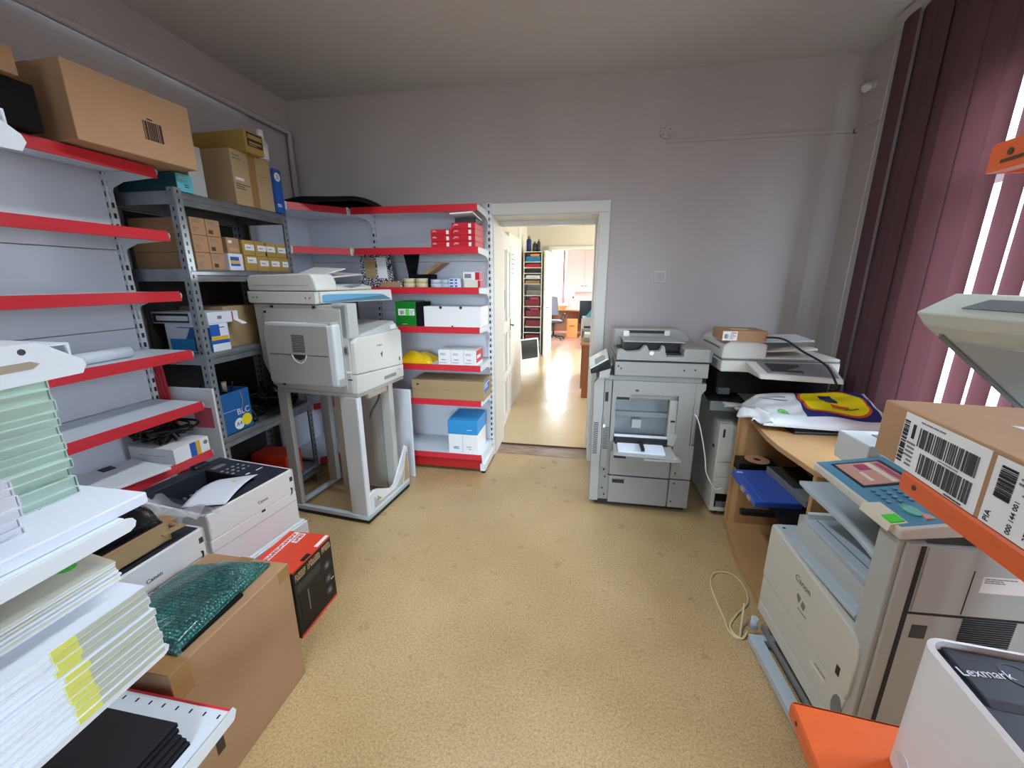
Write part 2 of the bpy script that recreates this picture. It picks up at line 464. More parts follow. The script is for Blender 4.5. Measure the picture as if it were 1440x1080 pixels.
bx('wall_run', M['wall_paint'], t, .53, XR, -.014, 0, -.012, .012, .002)
bx('corner_run', M['wall_paint'], t, XR - .014, XR, -.52, -.014, -.012, .012, .002)
bx('end_hole', M['ink_brown'], t, XR - .02, XR - .0005, -.016, -.0135, -.018, .008)
t = T('motion_sensor', 'small round white sensor high in the corner beside the blinds', 'sensor', (XR + .004, 3.24, 2.73))
MB().cyl((-.03, 0, 0), (0, 0, 0), .02, .034, 20).build('base', M['trim_white'], t)
MB().cyl((-.06, -.012, -.02), (-.025, 0, 0), .022, .026, 20).build('eye', M['white_plastic'], t)
pp = MB().tube([(XL + .03, -1.2, 2.71), (XL + .03, 3.28, 2.71), (XL + .03, 3.3, 2.69), (XL + .03, 3.3, 2.0)], .022, 12, smooth=False)
tag(pp.build('heating_pipe', M['wall_paint']), 'painted pipe running along the left wall below the ceiling', 'pipe')

tag(MB().box(-.735, .085, 3.585, 3.60, .0025, .012, .002).build('trim_3', M['ink_brown']), kind='structure')
# blinds
t = T('vertical_blind', 'dark wine-red vertical blind covering the right window', 'blind', (1.645, 0, 0))
bx('headrail', M['wall_paint'], t, -.025, .025, .15, 2.95, 2.90, 2.945)
y = 2.85; k = 0
while y > .25:
    ang = 6 if y > 2.36 else (9 if y > 2.07 else 12)
    if 2.28 < y < 2.55: ang = -9
    if y < 1.78: ang = -56 if y > 1.15 else 40
    ang = math.radians(ang + random.uniform(-2, 2)); h = .0635 if y < 2.3 else .067
    cx = random.uniform(-.004, .004) + (.012 if k % 2 else -.004)
    b = MB()
    def f(u, v, a=ang, y=y, cx=cx):
        s = (u - .5) * 2; bow = .010 * (1 - s * s)
        return (cx + s * h * math.sin(a) - bow, y + s * h * math.cos(a), .62 + 2.28 * v)
    b.grid(f, 5, 6)
    b.build('slat', M['fabric'], t, recalc=False)
    y -= .112 if y > 2.3 else (.119 if y > 2.1 else .1215); k += 1
MB().tube([(-.02, 2.91, 2.9), (-.03, 2.92, 1.6), (-.02, 2.93, .95)], .002, 6).build('pull_cord', M['trim_white'], t)

# next rooms
struct('floor_hall', M['hall_lino'], (-2.2, 3.6, 3.60, 9.25, -.05, .004))
struct('floor_office', M['parquet'], (-2.2, 3.6, 9.25, 13.2, -.05, .004))
struct('ceiling_hall', M['ceiling_paint'], (-2.3, 3.7, 3.74, 13.2, ZC, ZC + .1))
struct('wall_hall_left', M['hall_paint'], (-1.40, -1.28, 5.62, 9.25, 0, ZC), (-1.40, -.89, 5.55, 5.62, 0, ZC), (-.99, -.89, 3.74, 5.6, 0, ZC))
struct('wall_hall_far', M['hall_paint'], (-1.4, -.72, 9.25, 9.42, 0, ZC), (.32, 3.6, 9.25, 9.42, 0, ZC), (-.72, .32, 9.25, 9.42, 2.19, ZC))
struct('wall_hall_right', M['hall_paint'], (3.5, 3.6, 3.74, 6.9, 0, ZC), (3.5, 3.6, 8.1, 9.25, 0, ZC), (3.5, 3.6, 6.9, 8.1, 0, .9), (3.5, 3.6, 6.9, 8.1, 2.3, ZC))
struct('wall_office_far', M['pink_paint'], (-2.2, -.98, 13.0, 13.2, 0, ZC), (-.30, 3.6, 13.0, 13.2, 0, ZC), (-.98, -.30, 13.0, 13.2, 0, 1.0), (-.98, -.30, 13.0, 13.2, 2.5, ZC))
struct('wall_office_left', M['pink_paint'], (-2.2, -2.1, 9.42, 13.0, 0, ZC))
struct('wall_office_right', M['pink_paint'], (3.5, 3.6, 9.42, 10.8, 0, ZC), (3.5, 3.6, 12.0, 13.0, 0, ZC), (3.5, 3.6, 10.8, 12.0, 0, .9), (3.5, 3.6, 10.8, 12.0, 2.3, ZC))
tag(MB().box(-.80, -.72, 9.2, 9.249, 0, 2.189).box(.32, .40, 9.2, 9.249, 0, 2.189).box(-.80, .40, 9.2, 9.249, 2.19, 2.26).build('trim_2', M['trim_white']), kind='structure')
t = bpy.data.objects.new('window_3', None); C.objects.link(t); t.location = (-.64, 13.1, 1.0); tag(t, kind='structure')
f = MB()
for q in ((-.34, -.28, 0, 1.5), (.28, .34, 0, 1.5), (-.34, .34, 0, .06), (-.34, .34, 1.44, 1.5)): f.box(q[0], q[1], -.03, .03, q[2], q[3])
f.build('window_frame', M['trim_white'], t)

# ------------------------------------------------------------------ light
w = bpy.data.worlds.new('world'); S.world = w; w.use_nodes = True
nt = w.node_tree; bg = nt.nodes['Background']
tc = nt.nodes.new('ShaderNodeTexCoord'); sp = nt.nodes.new('ShaderNodeSeparateXYZ'); nt.links.new(tc.outputs['Generated'], sp.inputs[0])
rp = nt.nodes.new('ShaderNodeValToRGB'); e = rp.color_ramp.elements
e[0].position = .42; e[0].color = (.06, .06, .06, 1); e[1].position = .62; e[1].color = (.66, .83, 1., 1)
mr = nt.nodes.new('ShaderNodeMapRange'); mr.inputs[1].default_value = -1; nt.links.new(sp.outputs[2], mr.inputs[0])
nt.links.new(mr.outputs[0], rp.inputs['Fac']); nt.links.new(rp.outputs['Color'], bg.inputs[0]); bg.inputs[1].default_value = 23.
def area(name, loc, rot, sx, sy, power, col=(1, 1, 1), portal=False):
    l = bpy.data.lights.new(name, 'AREA'); l.shape = 'RECTANGLE'; l.size = sx; l.size_y = sy; l.energy = power; l.color = col
    if portal: l.cycles.is_portal = True
    o = bpy.data.objects.new(name, l); C.objects.link(o); o.location = loc; o.rotation_euler = rot; return o
area('daylight_portal', (XR + .15, (W0 + W1) / 2, (WZ0 + WZ1) / 2), (0, PI / 2, 0), WZ1 - WZ0, W1 - W0, 0, portal=True)
area('daylight_portal', ((V0 + V1) / 2, YR - .28, (WZ0 + VZ1) / 2), (PI / 2, 0, 0), V1 - V0, VZ1 - WZ0, 0, portal=True)  # portal of the added rear window
t = T('added_fill_lamp', 'added unseen fill lamp on the ceiling over the middle of the room', 'lamp', (-.6, 1.55, ZC))  # made-up lamp out of view, added to brighten the room
bx('housing', M['trim_white'], t, -.09, .09, -.5, .5, -.07, 0, .005)
FILLM = mat('fill_tube', '#ffffff', .4, emit='#f2f6ff', estr=3.)
for x in (-.045, .045): MB().cyl((x, -.48, -.085), (x, .48, -.085), .013, n=12).build('tube', FILLM, t)
area('fill_light', (-.6, 1.55, ZC - .11), (0, 0, 0), .2, .95, 11, (.84, .92, 1)).data.spread = math.radians(140)  # light of the added lamp
area('daylight_hall_window', (3.75, 7.5, 1.6), (0, PI / 2, 0), 1.4, 1.2, 100, (1, .98, .95))
area('daylight_office_side', (3.75, 11.4, 1.6), (0, PI / 2, 0), 1.4, 1.2, 30, (1, .97, .94))
area('daylight_office_window', (-.64, 13.35, 1.8), (-PI / 2, 0, 0), 1.0, 1.7, 40, (.97, .98, 1))
# ------------------------------------------------------------------ white and red shop shelving
def bracket_mesh(d, slot=False):
    b = MB()
    if slot == 2:
        b.prism([(0, -.003), (-d - .004, -.003), (-d - .013, -.007), (-d - .018, -.016), (-d - .014, -.026), (-d - .004, -.031), (0, -.036)], -.0015, .0015, 'x')
        return b
    if slot:
        b.prism([(0, .006), (-d + .04, .006), (-d - .012, -.030), (-d - .016, -.040), (-d - .008, -.054), (0, -.066)], -.002, .002, 'x')
        return b
    if True:
        b.prism([(0, -.004), (-d - .010, -.004), (-d - .016, -.018), (-d - .006, -.040), (-.11, -.052), (-.045, -.075), (-.026, -.10), (-.022, -.14), (0, -.14)], -.0015, .0015, 'x')
    return b
def shelving(name, label, loc, deg, W, H, shelves, plinth=None, slot=False, panels=True, group=None):
    """local frame: x along, panel front at y=0, shelves reach to -y; shelves = [(top z, depth, red strip?)]"""
    t = T(name, label, 'shelving unit', loc, deg, group)
    for x in (0, W):
        MB().box(-.015, .015, -.012, .045, .01, H).build('upright', M['upright'], t, loc=(x, 0, 0))
    if panels:
        b = MB(); z = .12
        while z < H - .05:
            z2 = min(z + .395, H - .01); b.box(.016, W - .016, .006, .02, z, z2 - .004); z = z2
        b.build('back_panel', M['steel_back'], t)
    for x in (0, W):
        MB().box(x - .02, x + .02, -(plinth[1] if plinth else .36), .04, .025, .085).build('base_foot', M['steel_white'], t)
    for (z, d, red) in shelves:
        s = MB().box(.004, W - .004, -d, -.002, z - .003, z).box(.004, W - .004, -d, -d + .003, z - .028, z - .003).build('shelf', M['shelf_white'], t)
        if red:
            e = MB()
            e.prism([(-d - .006, z + .004), (-d - .014, z - .044), (-d - .010, z - .046), (-d - .002, z + .002)], .006, W - .006, 'x')
            e.build('price_strip', M['red_strip'], s)
        for x, sg in ((0, 1), (W, -1)):
            sl = slot if z > 1.2 or not slot else 2
            k = bracket_mesh(d, sl).build('bracket', M['steel_white'], t if slot else s, loc=(x + sg * .004, 0, z))
            if sl == 1:
                MB().prism([(-.02, -.030), (-d + .055, -.022), (-d + .045, -.027), (-d + .055, -.034), (-.02, -.044)], -.0026, .0026, 'x').build('slot', M['cardboard_grey'], k)
                MB().cyl((-.0026, -d + .062, -.006), (.0026, -d + .062, -.006), .005, n=12).build('hole', M['dark_grey'], k)
    if plinth:
        z, d = plinth
        s = MB().box(.004, W - .004, -d, -.002, z - .003, z).box(.004, W - .004, -d, -d + .003, z - .03, z - .003).build('base_shelf', M['shelf_white'], t)
        MB().prism([(-d - .004, z + .002), (-d - .012, z - .042), (-d - .008, z - .044), (-d, z)], .006, W - .006, 'x').build('price_strip', M['red_strip'], s)
        bx('kick_plate', M['red_dark'], s, .01, W - .01, -d + .012, -d + .016, .035, z - .03)
        for x in (0, W):
            MB().prism([(0, z - .004), (-d - .004, z - .004), (-d - .004, .05), (-d + .03, .03), (0, .03)], x - .004, x + .004, 'x').build('side_plate', M['steel_white'], s)
            MB().cyl((x, -d + .03, 0), (x, -d + .03, .035), .018, .012, 12).build('foot', M['black'], s)
    return t
def holes(parent, W, d, z, n):
    b = MB()
    for i in range(n):
        x = W * (i + .5) / n; b.box(x - .0022, x + .0022, -d + .012, -d + .022, z, z + .0006)
    return b.build('divider_hole', M['black'], parent)
GLX = -2.345
G1 = shelving('shop_shelving', 'white shop shelving with red strips along the left wall under the big carton', (GLX, .80, 0), 90, .985, 2.14,
              [(z, .30, True) for z in (2.066, 1.780, 1.492, 1.190, .905, .627)], plinth=(.20, .36))
GBW = .985
G2 = shelving('shop_shelving', 'white shop shelving with red strips against the back wall beside the doorway', (-1.745, 3.30, 0), 0, GBW, 2.13,
              [(z, .335, True) for z in (2.070, 1.782, 1.495, 1.200, .903, .617)], plinth=(.165, .36))
# near shelving seen end-on
G3 = shelving('shop_shelving', 'white shop shelving in the left foreground stacked with books and magazines', (-.852, .18, 0), 180, 1.0, 2.14,
              [(1.795, .355, False), (1.448, .355, False), (1.105, .365, False), (.800, .365, False)], slot=1)
s = MB().box(.004, .996, -.475, -.002, .467, .470).box(.004, .996, -.475, -.472, .437, .467).build('shelf', M['shelf_white'], G3)
MB().prism([(-.478, .474), (-.488, .424), (-.484, .424), (-.474, .472)], .006, .994, 'x').build('price_strip', M['red_strip'], s)
for x in (.004, .996): bracket_mesh(.475).build('bracket', M['steel_white'], s, loc=(x, 0, .474))
holes(s, 1.0, .475, .4702, 24)
# corner unit
t = T('corner_shelving', 'white corner shelving with slanted red front between metal rack and back shelving', 'shelving unit', (-1.745, 3.30, 0))
cp = [(-.02, -.004), (-.02, -.335), (-.300, -.640), (-.60, -.640), (-.60, -.004)]
b = MB()
z = .12
while z < 2.08:
    z2 = min(z + .395, 2.12); b.box(-.60, -.018, .006, .02, z, z2 - .004); z = z2
b.build('back_panel', M['steel_back'], t)
bx('side_panel', M['steel_back'], t, -.616, -.602, -.640, .006, .12, 2.12)
for z in (2.070, 1.782, 1.495, 1.20, .903, .617, .165):
    s = MB().prism(cp, z - .022, z, 'z').build('shelf', M['shelf_white'], t)
    p, q = Vector((-.300, -.640)), Vector((-.02, -.335)); d = (q - p).normalized(); n = Vector((d.y, -d.x)) * .01
    a, c = p + d * .012, q - d * .012
    e = MB(); e.hull([(a.x, a.y, z - .044), (c.x, c.y, z - .044), (c.x + n.x, c.y + n.y, z - .044), (a.x + n.x, a.y + n.y, z - .044),
                      (a.x, a.y, z + .003), (c.x, c.y, z + .003), (c.x + n.x * .4, c.y + n.y * .4, z + .003), (a.x + n.x * .4, a.y + n.y * .4, z + .003)])
    e.build('price_strip', M['red_strip'], s)
    for k in (p, q): MB().box(k.x - .008, k.x + .008, k.y - .012, k.y + .006, z - .05, z + .006, .003).build('end_cap', M['steel_white'], s)

# galvanised rack
RX0, RX1, RY0, RY1 = -2.38, -1.985, 1.805, 2.575
RACK0 = set(bpy.data.objects)
t = T('metal_rack', 'galvanised steel rack of boxes between left shelving and corner shelving', 'rack', ((RX0 + RX1) / 2, (RY0 + RY1) / 2, 0))
wx, wy = (RX1 - RX0) / 2, (RY1 - RY0) / 2
for sx in (-1, 1):
    for sy in (-1, 1):
        b = MB(); b.box(-.002, .002, min(0, -sy * .038), max(0, -sy * .038), .027, 1.99)
        b.box(min(0, -sx * .038), max(0, -sx * .038), -.002, .002, .027, 1.99)
        b.build('post', M['galv_post'], t, loc=(sx * wx, sy * wy, 0))
bx('shade_board', mat('shade_brown', '#2d2927', .8), t, -wx + .006, -wx + .012, -wy + .05, wy - .05, .18, 1.90)  # dark board stands in for the shade at the back of the rack
for z in (1.972, 1.605, 1.165, .675, .17):
    s = MB().box(-wx + .004, wx - .004, -wy + .004, wy - .004, z - .004, z).build('shelf_plate', M['galv_shelf'], t)
    b = MB()
    for sx in (-1, 1):
        b.prism([(sx * (wx - .003), z + .001), (sx * (wx + .004), z - .012), (sx * (wx + .004), z - .028), (sx * (wx - .002), z - .034), (sx * (wx + .003), z - .062), (sx * (wx - .010), z - .062), (sx * (wx - .010), z)], -wy + .006, wy - .006, 'y')
    for sy in (-1, 1): b.box(-wx + .004, wx - .004, sy * wy - .006, sy * wy + .003, z - .06, z)
    b.build('shelf_beam', M['galvanised'], s)

# ------------------------------------------------------------------ cartons and boxes: local front is -y
def carton(name, label, cat, loc, deg, w, d, h, m, group=None, bev=.0025, tape=None):
    t = T(name, label, cat, loc, deg, group)
    bx('body', m, t, -w / 2, w / 2, 0, d, 0, h, bev)
    if tape == 'front': decal(t, 'tape', M['tape_brown'], '-y', -w * .09, w * .09, h * .0 + .002, h - .002, 0)
    if tape == 'top':
        decal(t, 'tape', M['tape_brown'], '+z', -.03, .03, .002, d - .002, h)
    if tape == 'topx':
        decal(t, 'tape', M['tape_brown'], '+z', -w / 2 + .002, w / 2 - .002, d / 2 - .03, d / 2 + .03, h)
    return t
# big carton overhanging the left shelving
t = carton('cardboard_carton', 'large brown cardboard carton overhanging the top of the left shelving', 'carton', (-1.905, 1.635, 2.0695), 87, .475, .40, .272, M['cardboard_light'], bev=.004)
barcode(t, M['ink'], '-y', .015, .095, .075, .150, 0, 20, seed=4)
lines(t, M['ink'], '-y', .035, .07, .155, .162, 0, 1, .8)
MB().prism([(-.2375, 0), (.2375, .0), (.2375, .004), (-.2375, .004)], -.0, .004, 'y').build('flap_edge', M['cardboard_dull'], t)
decal(t, 'tape', M['tape_brown'], '+z', -.237, .237, .17, .23, .272)
t = T('equipment_case', 'black equipment case at the near end of the left shelving top', 'case', (-1.97, 1.12, 2.0695), 90)
bx('body', M['black_matt'], t, -.20, .215, 0, .34, 0, .155, .006)
bx('side_panel', M['black'], t, .213, .218, .06, .28, .03, .125, .002)
t = carton('cardboard_carton', 'brown carton lying on the black case above the left shelving', 'carton', (-1.94, 1.06, 2.2275), 90, .44, .30, .085, M['cardboard'])
# rack top
t = carton('toner_box', 'teal toner box on the rack top behind the left shelving end', 'box', (-1.985, 1.875, 1.9765), 90, .085, .36, .083, M['teal_box'])
bx('dark_side', M['teal_dark'], t, -.0435, -.0425, .004, .356, .003, .08)
lines(t, M['label_white'], '-y', -.035, .03, .055, .072, 0, 2)
lines(t, M['ink'], '-y', -.005, .03, .02, .038, 0, 2)
t = T('grey_board', 'pale grey board standing between the teal box and brown carton', 'board', (-2.0, 1.965, 1.9765), 90)
bx('sheet', M['copier_grey'], t, -.045, .045, 0, .30, 0, .24, .004)
t = carton('cardboard_carton', 'square brown carton with taped end on the metal rack top', 'carton', (-1.995, 2.345, 1.9765), 90, .30, .27, .295, M['cardboard_pale'], tape='front')
lines(t, M['ink_grey'], '-y', -.14, -.05, .24, .275, 0, 2)
decal(t, 'white_sticker', M['label_white'], '-y', -.135, -.075, .135, .15, 0)
lines(t, M['ink_brown'], '-y', -.135, -.035, .085, .12, 0, 3)
lines(t, M['cardboard_dull'], '-y', .04, .13, .15, .20, 0, 3)
t = carton('cardboard_carton', 'flat mustard carton with black end label lying on the square carton', 'carton', (-1.955, 2.345, 2.2735), 88, .135, .36, .115, M['cardboard_mustard'])
decal(t, 'end_label', M['ink'], '-y', -.05, .06, .035, .108, 0); decal(t, 'label_patch', M['cardboard_mustard'], '-y', -.04, .05, .05, .062, -.0008); decal(t, 'label_patch', M['cardboard_mustard'], '-y', -.045, .055, .075, .098, -.0008)
lines(t, M['gold'], '-y', -.04, .045, .038, .048, -.0008, 1)
t = T('plastic_bottle', 'crumpled white plastic bottle beside the mustard carton on the rack', 'bottle', (-2.0, 2.455, 2.2735))
MB().cyl((0, 0, 0), (0, 0, .09), .034, .036, 20).cyl((0, 0, .09), (0, 0, .12), .036, .016, 20).build('body', M['white_plastic'], t)
MB().cyl((0, 0, .12), (0, 0, .165), .02, .018, 16).build('cap', M['paper'], t)
t = carton('toner_box', 'bright blue toner box at the far end of the rack top', 'box', (-1.975, 2.53, 1.9765), 90, .066, .34, .262, M['box_blue'])
MB().cyl((-.005, -.0012, .215), (-.005, 0, .215), .026, n=24).build('round_mark', M['label_white'], t)
txt(t, '2', .035, (-.005, -.0018, .215), '-y', M['ink'])
lines(t, M['label_white'], '-y', -.03, .025, .035, .055, 0, 2, .6)
# rack, second shelf
rows = ['bottom', 'middle', 'top']
for c, y in enumerate((1.905, 1.994)):
    for r in range(3):
        t = carton('toner_box', '%s long brown toner box in the %s column of six on the rack' % (rows[r], ['left', 'right'][c]), 'box', (-1.988, y, 1.6055 + r * .0865), 90, .086, .38, .085, M['cardboard'], group='brown toner boxes on the rack')
        lines(t, M['ink_grey'], '-y', -.03, .035, .06, .075, 0, 2)
        if c == 0: lines(t, M['ink_grey'], '-y', -.03, .0, .012, .04, 0, 3)
        else: decal(t, 'print_mark', M['ink_brown'], '-y', -.03, -.005, .012, .032, 0)
t = carton('toner_box', 'white toner box with blue and gold bands on the rack shelf', 'box', (-1.988, 2.112, 1.6055), 90, .098, .34, .093, M['paper_cool'])
decal(t, 'blue_band', M['box_blue'], '-y', -.04, .02, .055, .075, 0); decal(t, 'gold_band', M['gold'], '-y', -.04, .025, .040, .055, 0); decal(t, 'blue_band', M['box_blue'], '-y', -.04, .025, .024, .038, 0)
t = carton('toner_box', 'small brown box on top of the blue banded toner box', 'box', (-1.988, 2.108, 1.6995), 90, .085, .30, .085, M['cardboard'])
decal(t, 'white_sticker', M['label_white'], '-y', -.032, -.008, .055, .07, 0); decal(t, 'print_mark', M['cardboard_pale'], '-y', -.03, .03, .012, .03, 0)
for r in range(2):
    for c in range(4):
        t = carton('toner_box', 'mustard box with white label, %s row, %s from the rack front left' % (['lower', 'upper'][r], ['first', 'second', 'third', 'fourth'][c]), 'box', (-1.988 - .004 * (r), 2.222 + c * .0965 - (.02 if r and c > 1 else 0), 1.6055 + r * .0885), 90, .092, .30, .087, M['cardboard_mustard'], group='mustard toner boxes on the rack')
        z0 = .045 if (r == 0 and c == 0) else .03
        decal(t, 'white_label', M['label_white'], '-y', -.028, .042, z0, z0 + .034, 0)
        lines(t, M['ink_grey'], '-y', -.018, .03, z0 + .010, z0 + .022, -.0008, 1)
# rack, third shelf
t = carton('cartridge_box', 'blue and white cartridge box with yellow band on the rack', 'box', (-1.992, 1.925, 1.1655), 90, .115, .29, .152, M['paper_cool'])
# near long side (local -x)
def side(parent, name, m, y0, y1, z0, z1, x=-.0575, th=.0008):
    return bx(name, m, parent, x - th, x, y0, y1, z0, z1)
side(t, 'picture', M['box_blue'], .0, .22, .004, .135); side(t, 'picture_sky', M['paper_blue'], .0, .27, .004, .07, -.0583); side(t, 'picture_device', M['ink'], .085, .11, .005, .085, -.0591); side(t, 'picture_corner', M['paper_cool'], .20, .288, .004, .148)
MB().hull([(-.0585, .20, .005), (-.0575, .20, .005), (-.0575, .13, .13), (-.0585, .13, .13), (-.0585, .286, .005), (-.0575, .286, .005), (-.0575, .286, .13), (-.0585, .286, .13)]).build('picture_edge', M['paper_cool'], t)
decal(t, 'blue_band', M['box_blue'], '-y', -.057, -.0, .085, .148, 0); decal(t, 'gold_band', M['gold'], '-y', -.0575, .05, .063, .083, 0); decal(t, 'blue_band', M['box_blue'], '-y', -.0575, .055, .042, .062, 0)
lines(t, M['ink'], '-y', .0, .05, .125, .137, 0, 1)
t = carton('flat_box', 'flat white box with black stripe lying on the cartridge box', 'box', (-1.992, 1.965, 1.3185), 90, .20, .36, .062, M['paper_cool'])
side(t, 'black_stripe', M['ink'], .12, .355, .006, .056, -.1); side(t, 'stripe_panel', M['paper_cool'], .125, .33, .016, .042, -.1008)
decal(t, 'magenta_edge', M['magenta'], '-y', .055, .064, .002, .06, 0); lines(t, M['ink_grey'], '-y', -.04, .0, .02, .044, 0, 1, .7)
MB().hull([(.066, -.004, .008), (.10, -.006, .008), (.098, -.002, .014), (.066, -.001, .014), (.066, -.05, -.012), (.10, -.052, -.012), (.10, -.05, -.008), (.066, -.048, -.008)]).build('loose_flap', M['label_white'], t)
t = carton('cardboard_carton', 'dark brown carton behind the copier on the middle rack shelf', 'carton', (-2.06, 2.185, 1.1655), 90, .30, .30, .235, M['cardboard_dull'])
# rack, fourth shelf
t = T('paper_carton', 'open blue paper carton marked A4 on the lower rack shelf', 'carton', (-1.995, 1.945, .6755), 90)
w, d, h = .215, .30, .245
b = MB(); b.box(-w / 2, w / 2, 0, .004, 0, h).box(-w / 2, w / 2, d - .004, d, 0, h).box(-w / 2, -w / 2 + .004, 0, d, 0, h).box(w / 2 - .004, w / 2, 0, d, 0, h).box(-w / 2, w / 2, 0, d, 0, .004)
b.build('body', M['blc_blue'], t)
decal(t, 'print_line', M['paper_cool'], '-y', -.105, .0, .135, .1365, 0)
txt(t, 'BLC', .052, (.045, -.001, .115), '-y', M['paper_cool'])
MB().cyl((.005, -.0014, .045), (.005, 0, .045), .034, n=28).build('white_dot', M['label_white'], t)
MB().cyl((.06, -.0022, .056), (.06, 0, .056), .036, n=28).build('yellow_dot', M['yellow'], t)
txt(t, 'A4', .036, (.002, -.0022, .045), '-y', M['blc_blue'])
b = MB(); r = random.Random(5)
for k in range(7): b.tube([(r.uniform(-.08, .08), .05 + .03 * k, .05), (r.uniform(-.08, .08), .06 + .03 * k, .2), (r.uniform(-.09, .09), .05 + .03 * k, h + r.uniform(-.02, .05))], .006, 6)
b.build('cable', M['black'], t)
MB().cyl((.06, .12, .2), (.05, .11, .285), .012, .014, 12).build('plug', M['cardboard_grey'], t)
MB().tube([(.04, -.003, .235), (.045, -.006, .18), (.03, -.005, .12)], .0018, 6).build('string', M['cardboard_pale'], t)
b = MB(); r = random.Random(9)
for k in range(16):
    x, y = r.uniform(-2.32, -2.02), r.uniform(2.10, 2.50); z = .69
    p = [(x, y, z)]
    for q in range(5): p.append((min(-2.0, max(-2.36, x + r.uniform(-.12, .12))), min(2.53, max(2.085, y + r.uniform(-.14, .14))), z + r.uniform(0, .17)))
    b.tube(p, r.uniform(.006, .013), 7)
tag(b.build('cable_tangle', M['black']), 'tangle of black cables on the lower rack shelf beside the blue carton', 'cables')
t = T('power_adapter', 'black box adapter on the rack shelf under the copier', 'adapter', (-2.05, 2.46, .6755), 90)
bx('body', M['black_matt'], t, -.045, .05, 0, .12, 0, .06, .004); decal(t, 'plate', M['mid_grey'], '-y', -.03, .03, .015, .04, 0)
t = carton('toner_box', 'orange-red box in the dark bottom of the metal rack', 'box', (-2.03, 2.38, .1705), 90, .16, .28, .17, M['orange_red'])
t = carton('toner_box', 'dark red box beside the orange-red box at the rack bottom', 'box', (-2.05, 2.205, .1705), 90, .17, .28, .13, M['red_dark'])
t = T('dark_device', 'dark flat device on the bottom rack shelf left of the red boxes', 'device', (-2.02, 1.96, .1705), 90)
bx('body', M['black_matt'], t, -.13, .13, 0, .30, 0, .10, .008); bx('lid', M['dark_grey'], t, -.12, .12, .01, .28, .10, .112, .004)
KR = 1.0176   # the whole rack with its load stands this much farther back, seen from the same point
for o in set(bpy.data.objects) - RACK0:
    if o.parent is None:
        o.location = Vector((0, 0, 1.55)) + (o.location - Vector((0, 0, 1.55))) * KR; o.scale = (KR,) * 3
# between shelving and rack: spare strips and boards
b = MB()
for k in range(5): b.hull([(-2.30 + .022 * k, 1.794, .10), (-2.285 + .022 * k, 1.794, .10), (-2.285 + .022 * k, 1.799, .10), (-2.30 + .022 * k, 1.799, .10),
                          (-2.375 + .022 * k, 1.794, 1.10), (-2.36 + .022 * k, 1.794, 1.10), (-2.36 + .022 * k, 1.799, 1.10), (-2.375 + .022 * k, 1.799, 1.10)])
tag(b.build('spare_strips', M['red_strip']), 'bundle of spare red price strips leaning behind the left shelving end', 'strips')
t = T('leaning_board', 'white spare board with red film standing between left shelving and rack', 'panel', (-2.12, 1.818, 0))
bx('board', M['steel_white'], t, -.16, .125, -.006, .006, 0, .97, .002)
bx('red_film', mat('red_film', '#c9626c', .35), t, -.02, .10, -.0075, -.006, .74, .86)
# ------------------------------------------------------------------ back shelving contents
YF = 2.972
for c, (x, n) in enumerate(((-1.045, 3), (-.877, 4))):
    for r in range(n):
        t = carton('toner_box', 'red box, %s of the %s stack on back shelving' % (['bottom', 'second', 'third', 'top'][r] if not (n == 3 and r == 2) else 'top', ['left three-high', 'right four-high'][c]), 'box', (x, YF, 1.7825 + r * .0425), 0, .160 if c == 0 else .175, .25, .042, M['red_box'], group='red boxes on the back shelving')
        lines(t, M['label_white'], '-y', -.068, -.02, .022, .034, 0, 2); decal(t, 'white_label', M['label_white'], '-y', .038, .058, .008, .034, 0)
        if c == 1: lines(t, M['label_white'], '-y', -.075, -.07, .01, .03, 0, 1)
t = T('open_white_box', 'open white box with raised lid on the taller red stack', 'box', (-.872, YF + .03, 1.9535))
b = MB(); b.box(-.075, .08, 0, .004, 0, .03).box(-.075, .08, .17, .174, 0, .03).box(-.075, -.071, 0, .174, 0, .03).box(.076, .08, 0, .174, 0, .03).box(-.075, .08, 0, .174, 0, .003)
b.build('tray', M['dark_grey'], t)
MB().hull([(-.095, -.06, .050), (.075, -.06, .058), (.085, .17, .031), (-.085, .17, .031), (-.095, -.06, .060), (.075, -.06, .068), (.085, .17, .040), (-.085, .17, .040)]).build('lid', M['label_white'], t)
# patterned gift box
t = T('patterned_box', 'open gift box with black and white mosaic print on the back shelving', 'box', (-1.58, YF + .02, 1.4955))
bx('tray', M['mosaic'], t, -.16, .19, 0, .20, 0, .05, .003)
bx('inner', M['cardboard'], t, .02, .185, -.002, .0, .004, .042)
l = MB().hull([(-.145, .02, .05), (.115, .02, .05), (.115, .035, .052), (-.145, .035, .052), (-.205, .11, .25), (.055, .11, .25), (.055, .125, .252), (-.205, .125, .252)]).build('lid', M['mosaic'], t)
def onlid(name, m, u0, u1, v0, v1, k):
    def q(u, v, e): return (-.145 + .26 * u - .06 * v, .02 + .09 * v - e * .9, .05 + .2 * v + e * .4)
    MB().hull([q(u0, v0, k), q(u1, v0, k), q(u1, v0, 0), q(u0, v0, 0), q(u0, v1, k), q(u1, v1, k), q(u1, v1, 0), q(u0, v1, 0)]).build(name, m, l)
onlid('brown_window', M['cardboard_dull'], .14, .50, .12, .86, .002); onlid('paper_sheet', M['label_white'], .55, .85, .1, .9, .002)
t = T('open_carton', 'dark open carton with raised flap behind the tape rolls', 'carton', (-1.29, YF + .14, 1.4955))
b = MB(); b.box(-.09, .09, 0, .004, 0, .10).box(-.09, .09, .15, .154, 0, .10).box(-.09, -.086, 0, .154, 0, .10).box(.086, .09, 0, .154, 0, .10).box(-.09, .09, 0, .154, 0, .003)
b.build('body', M['black_matt'], t)
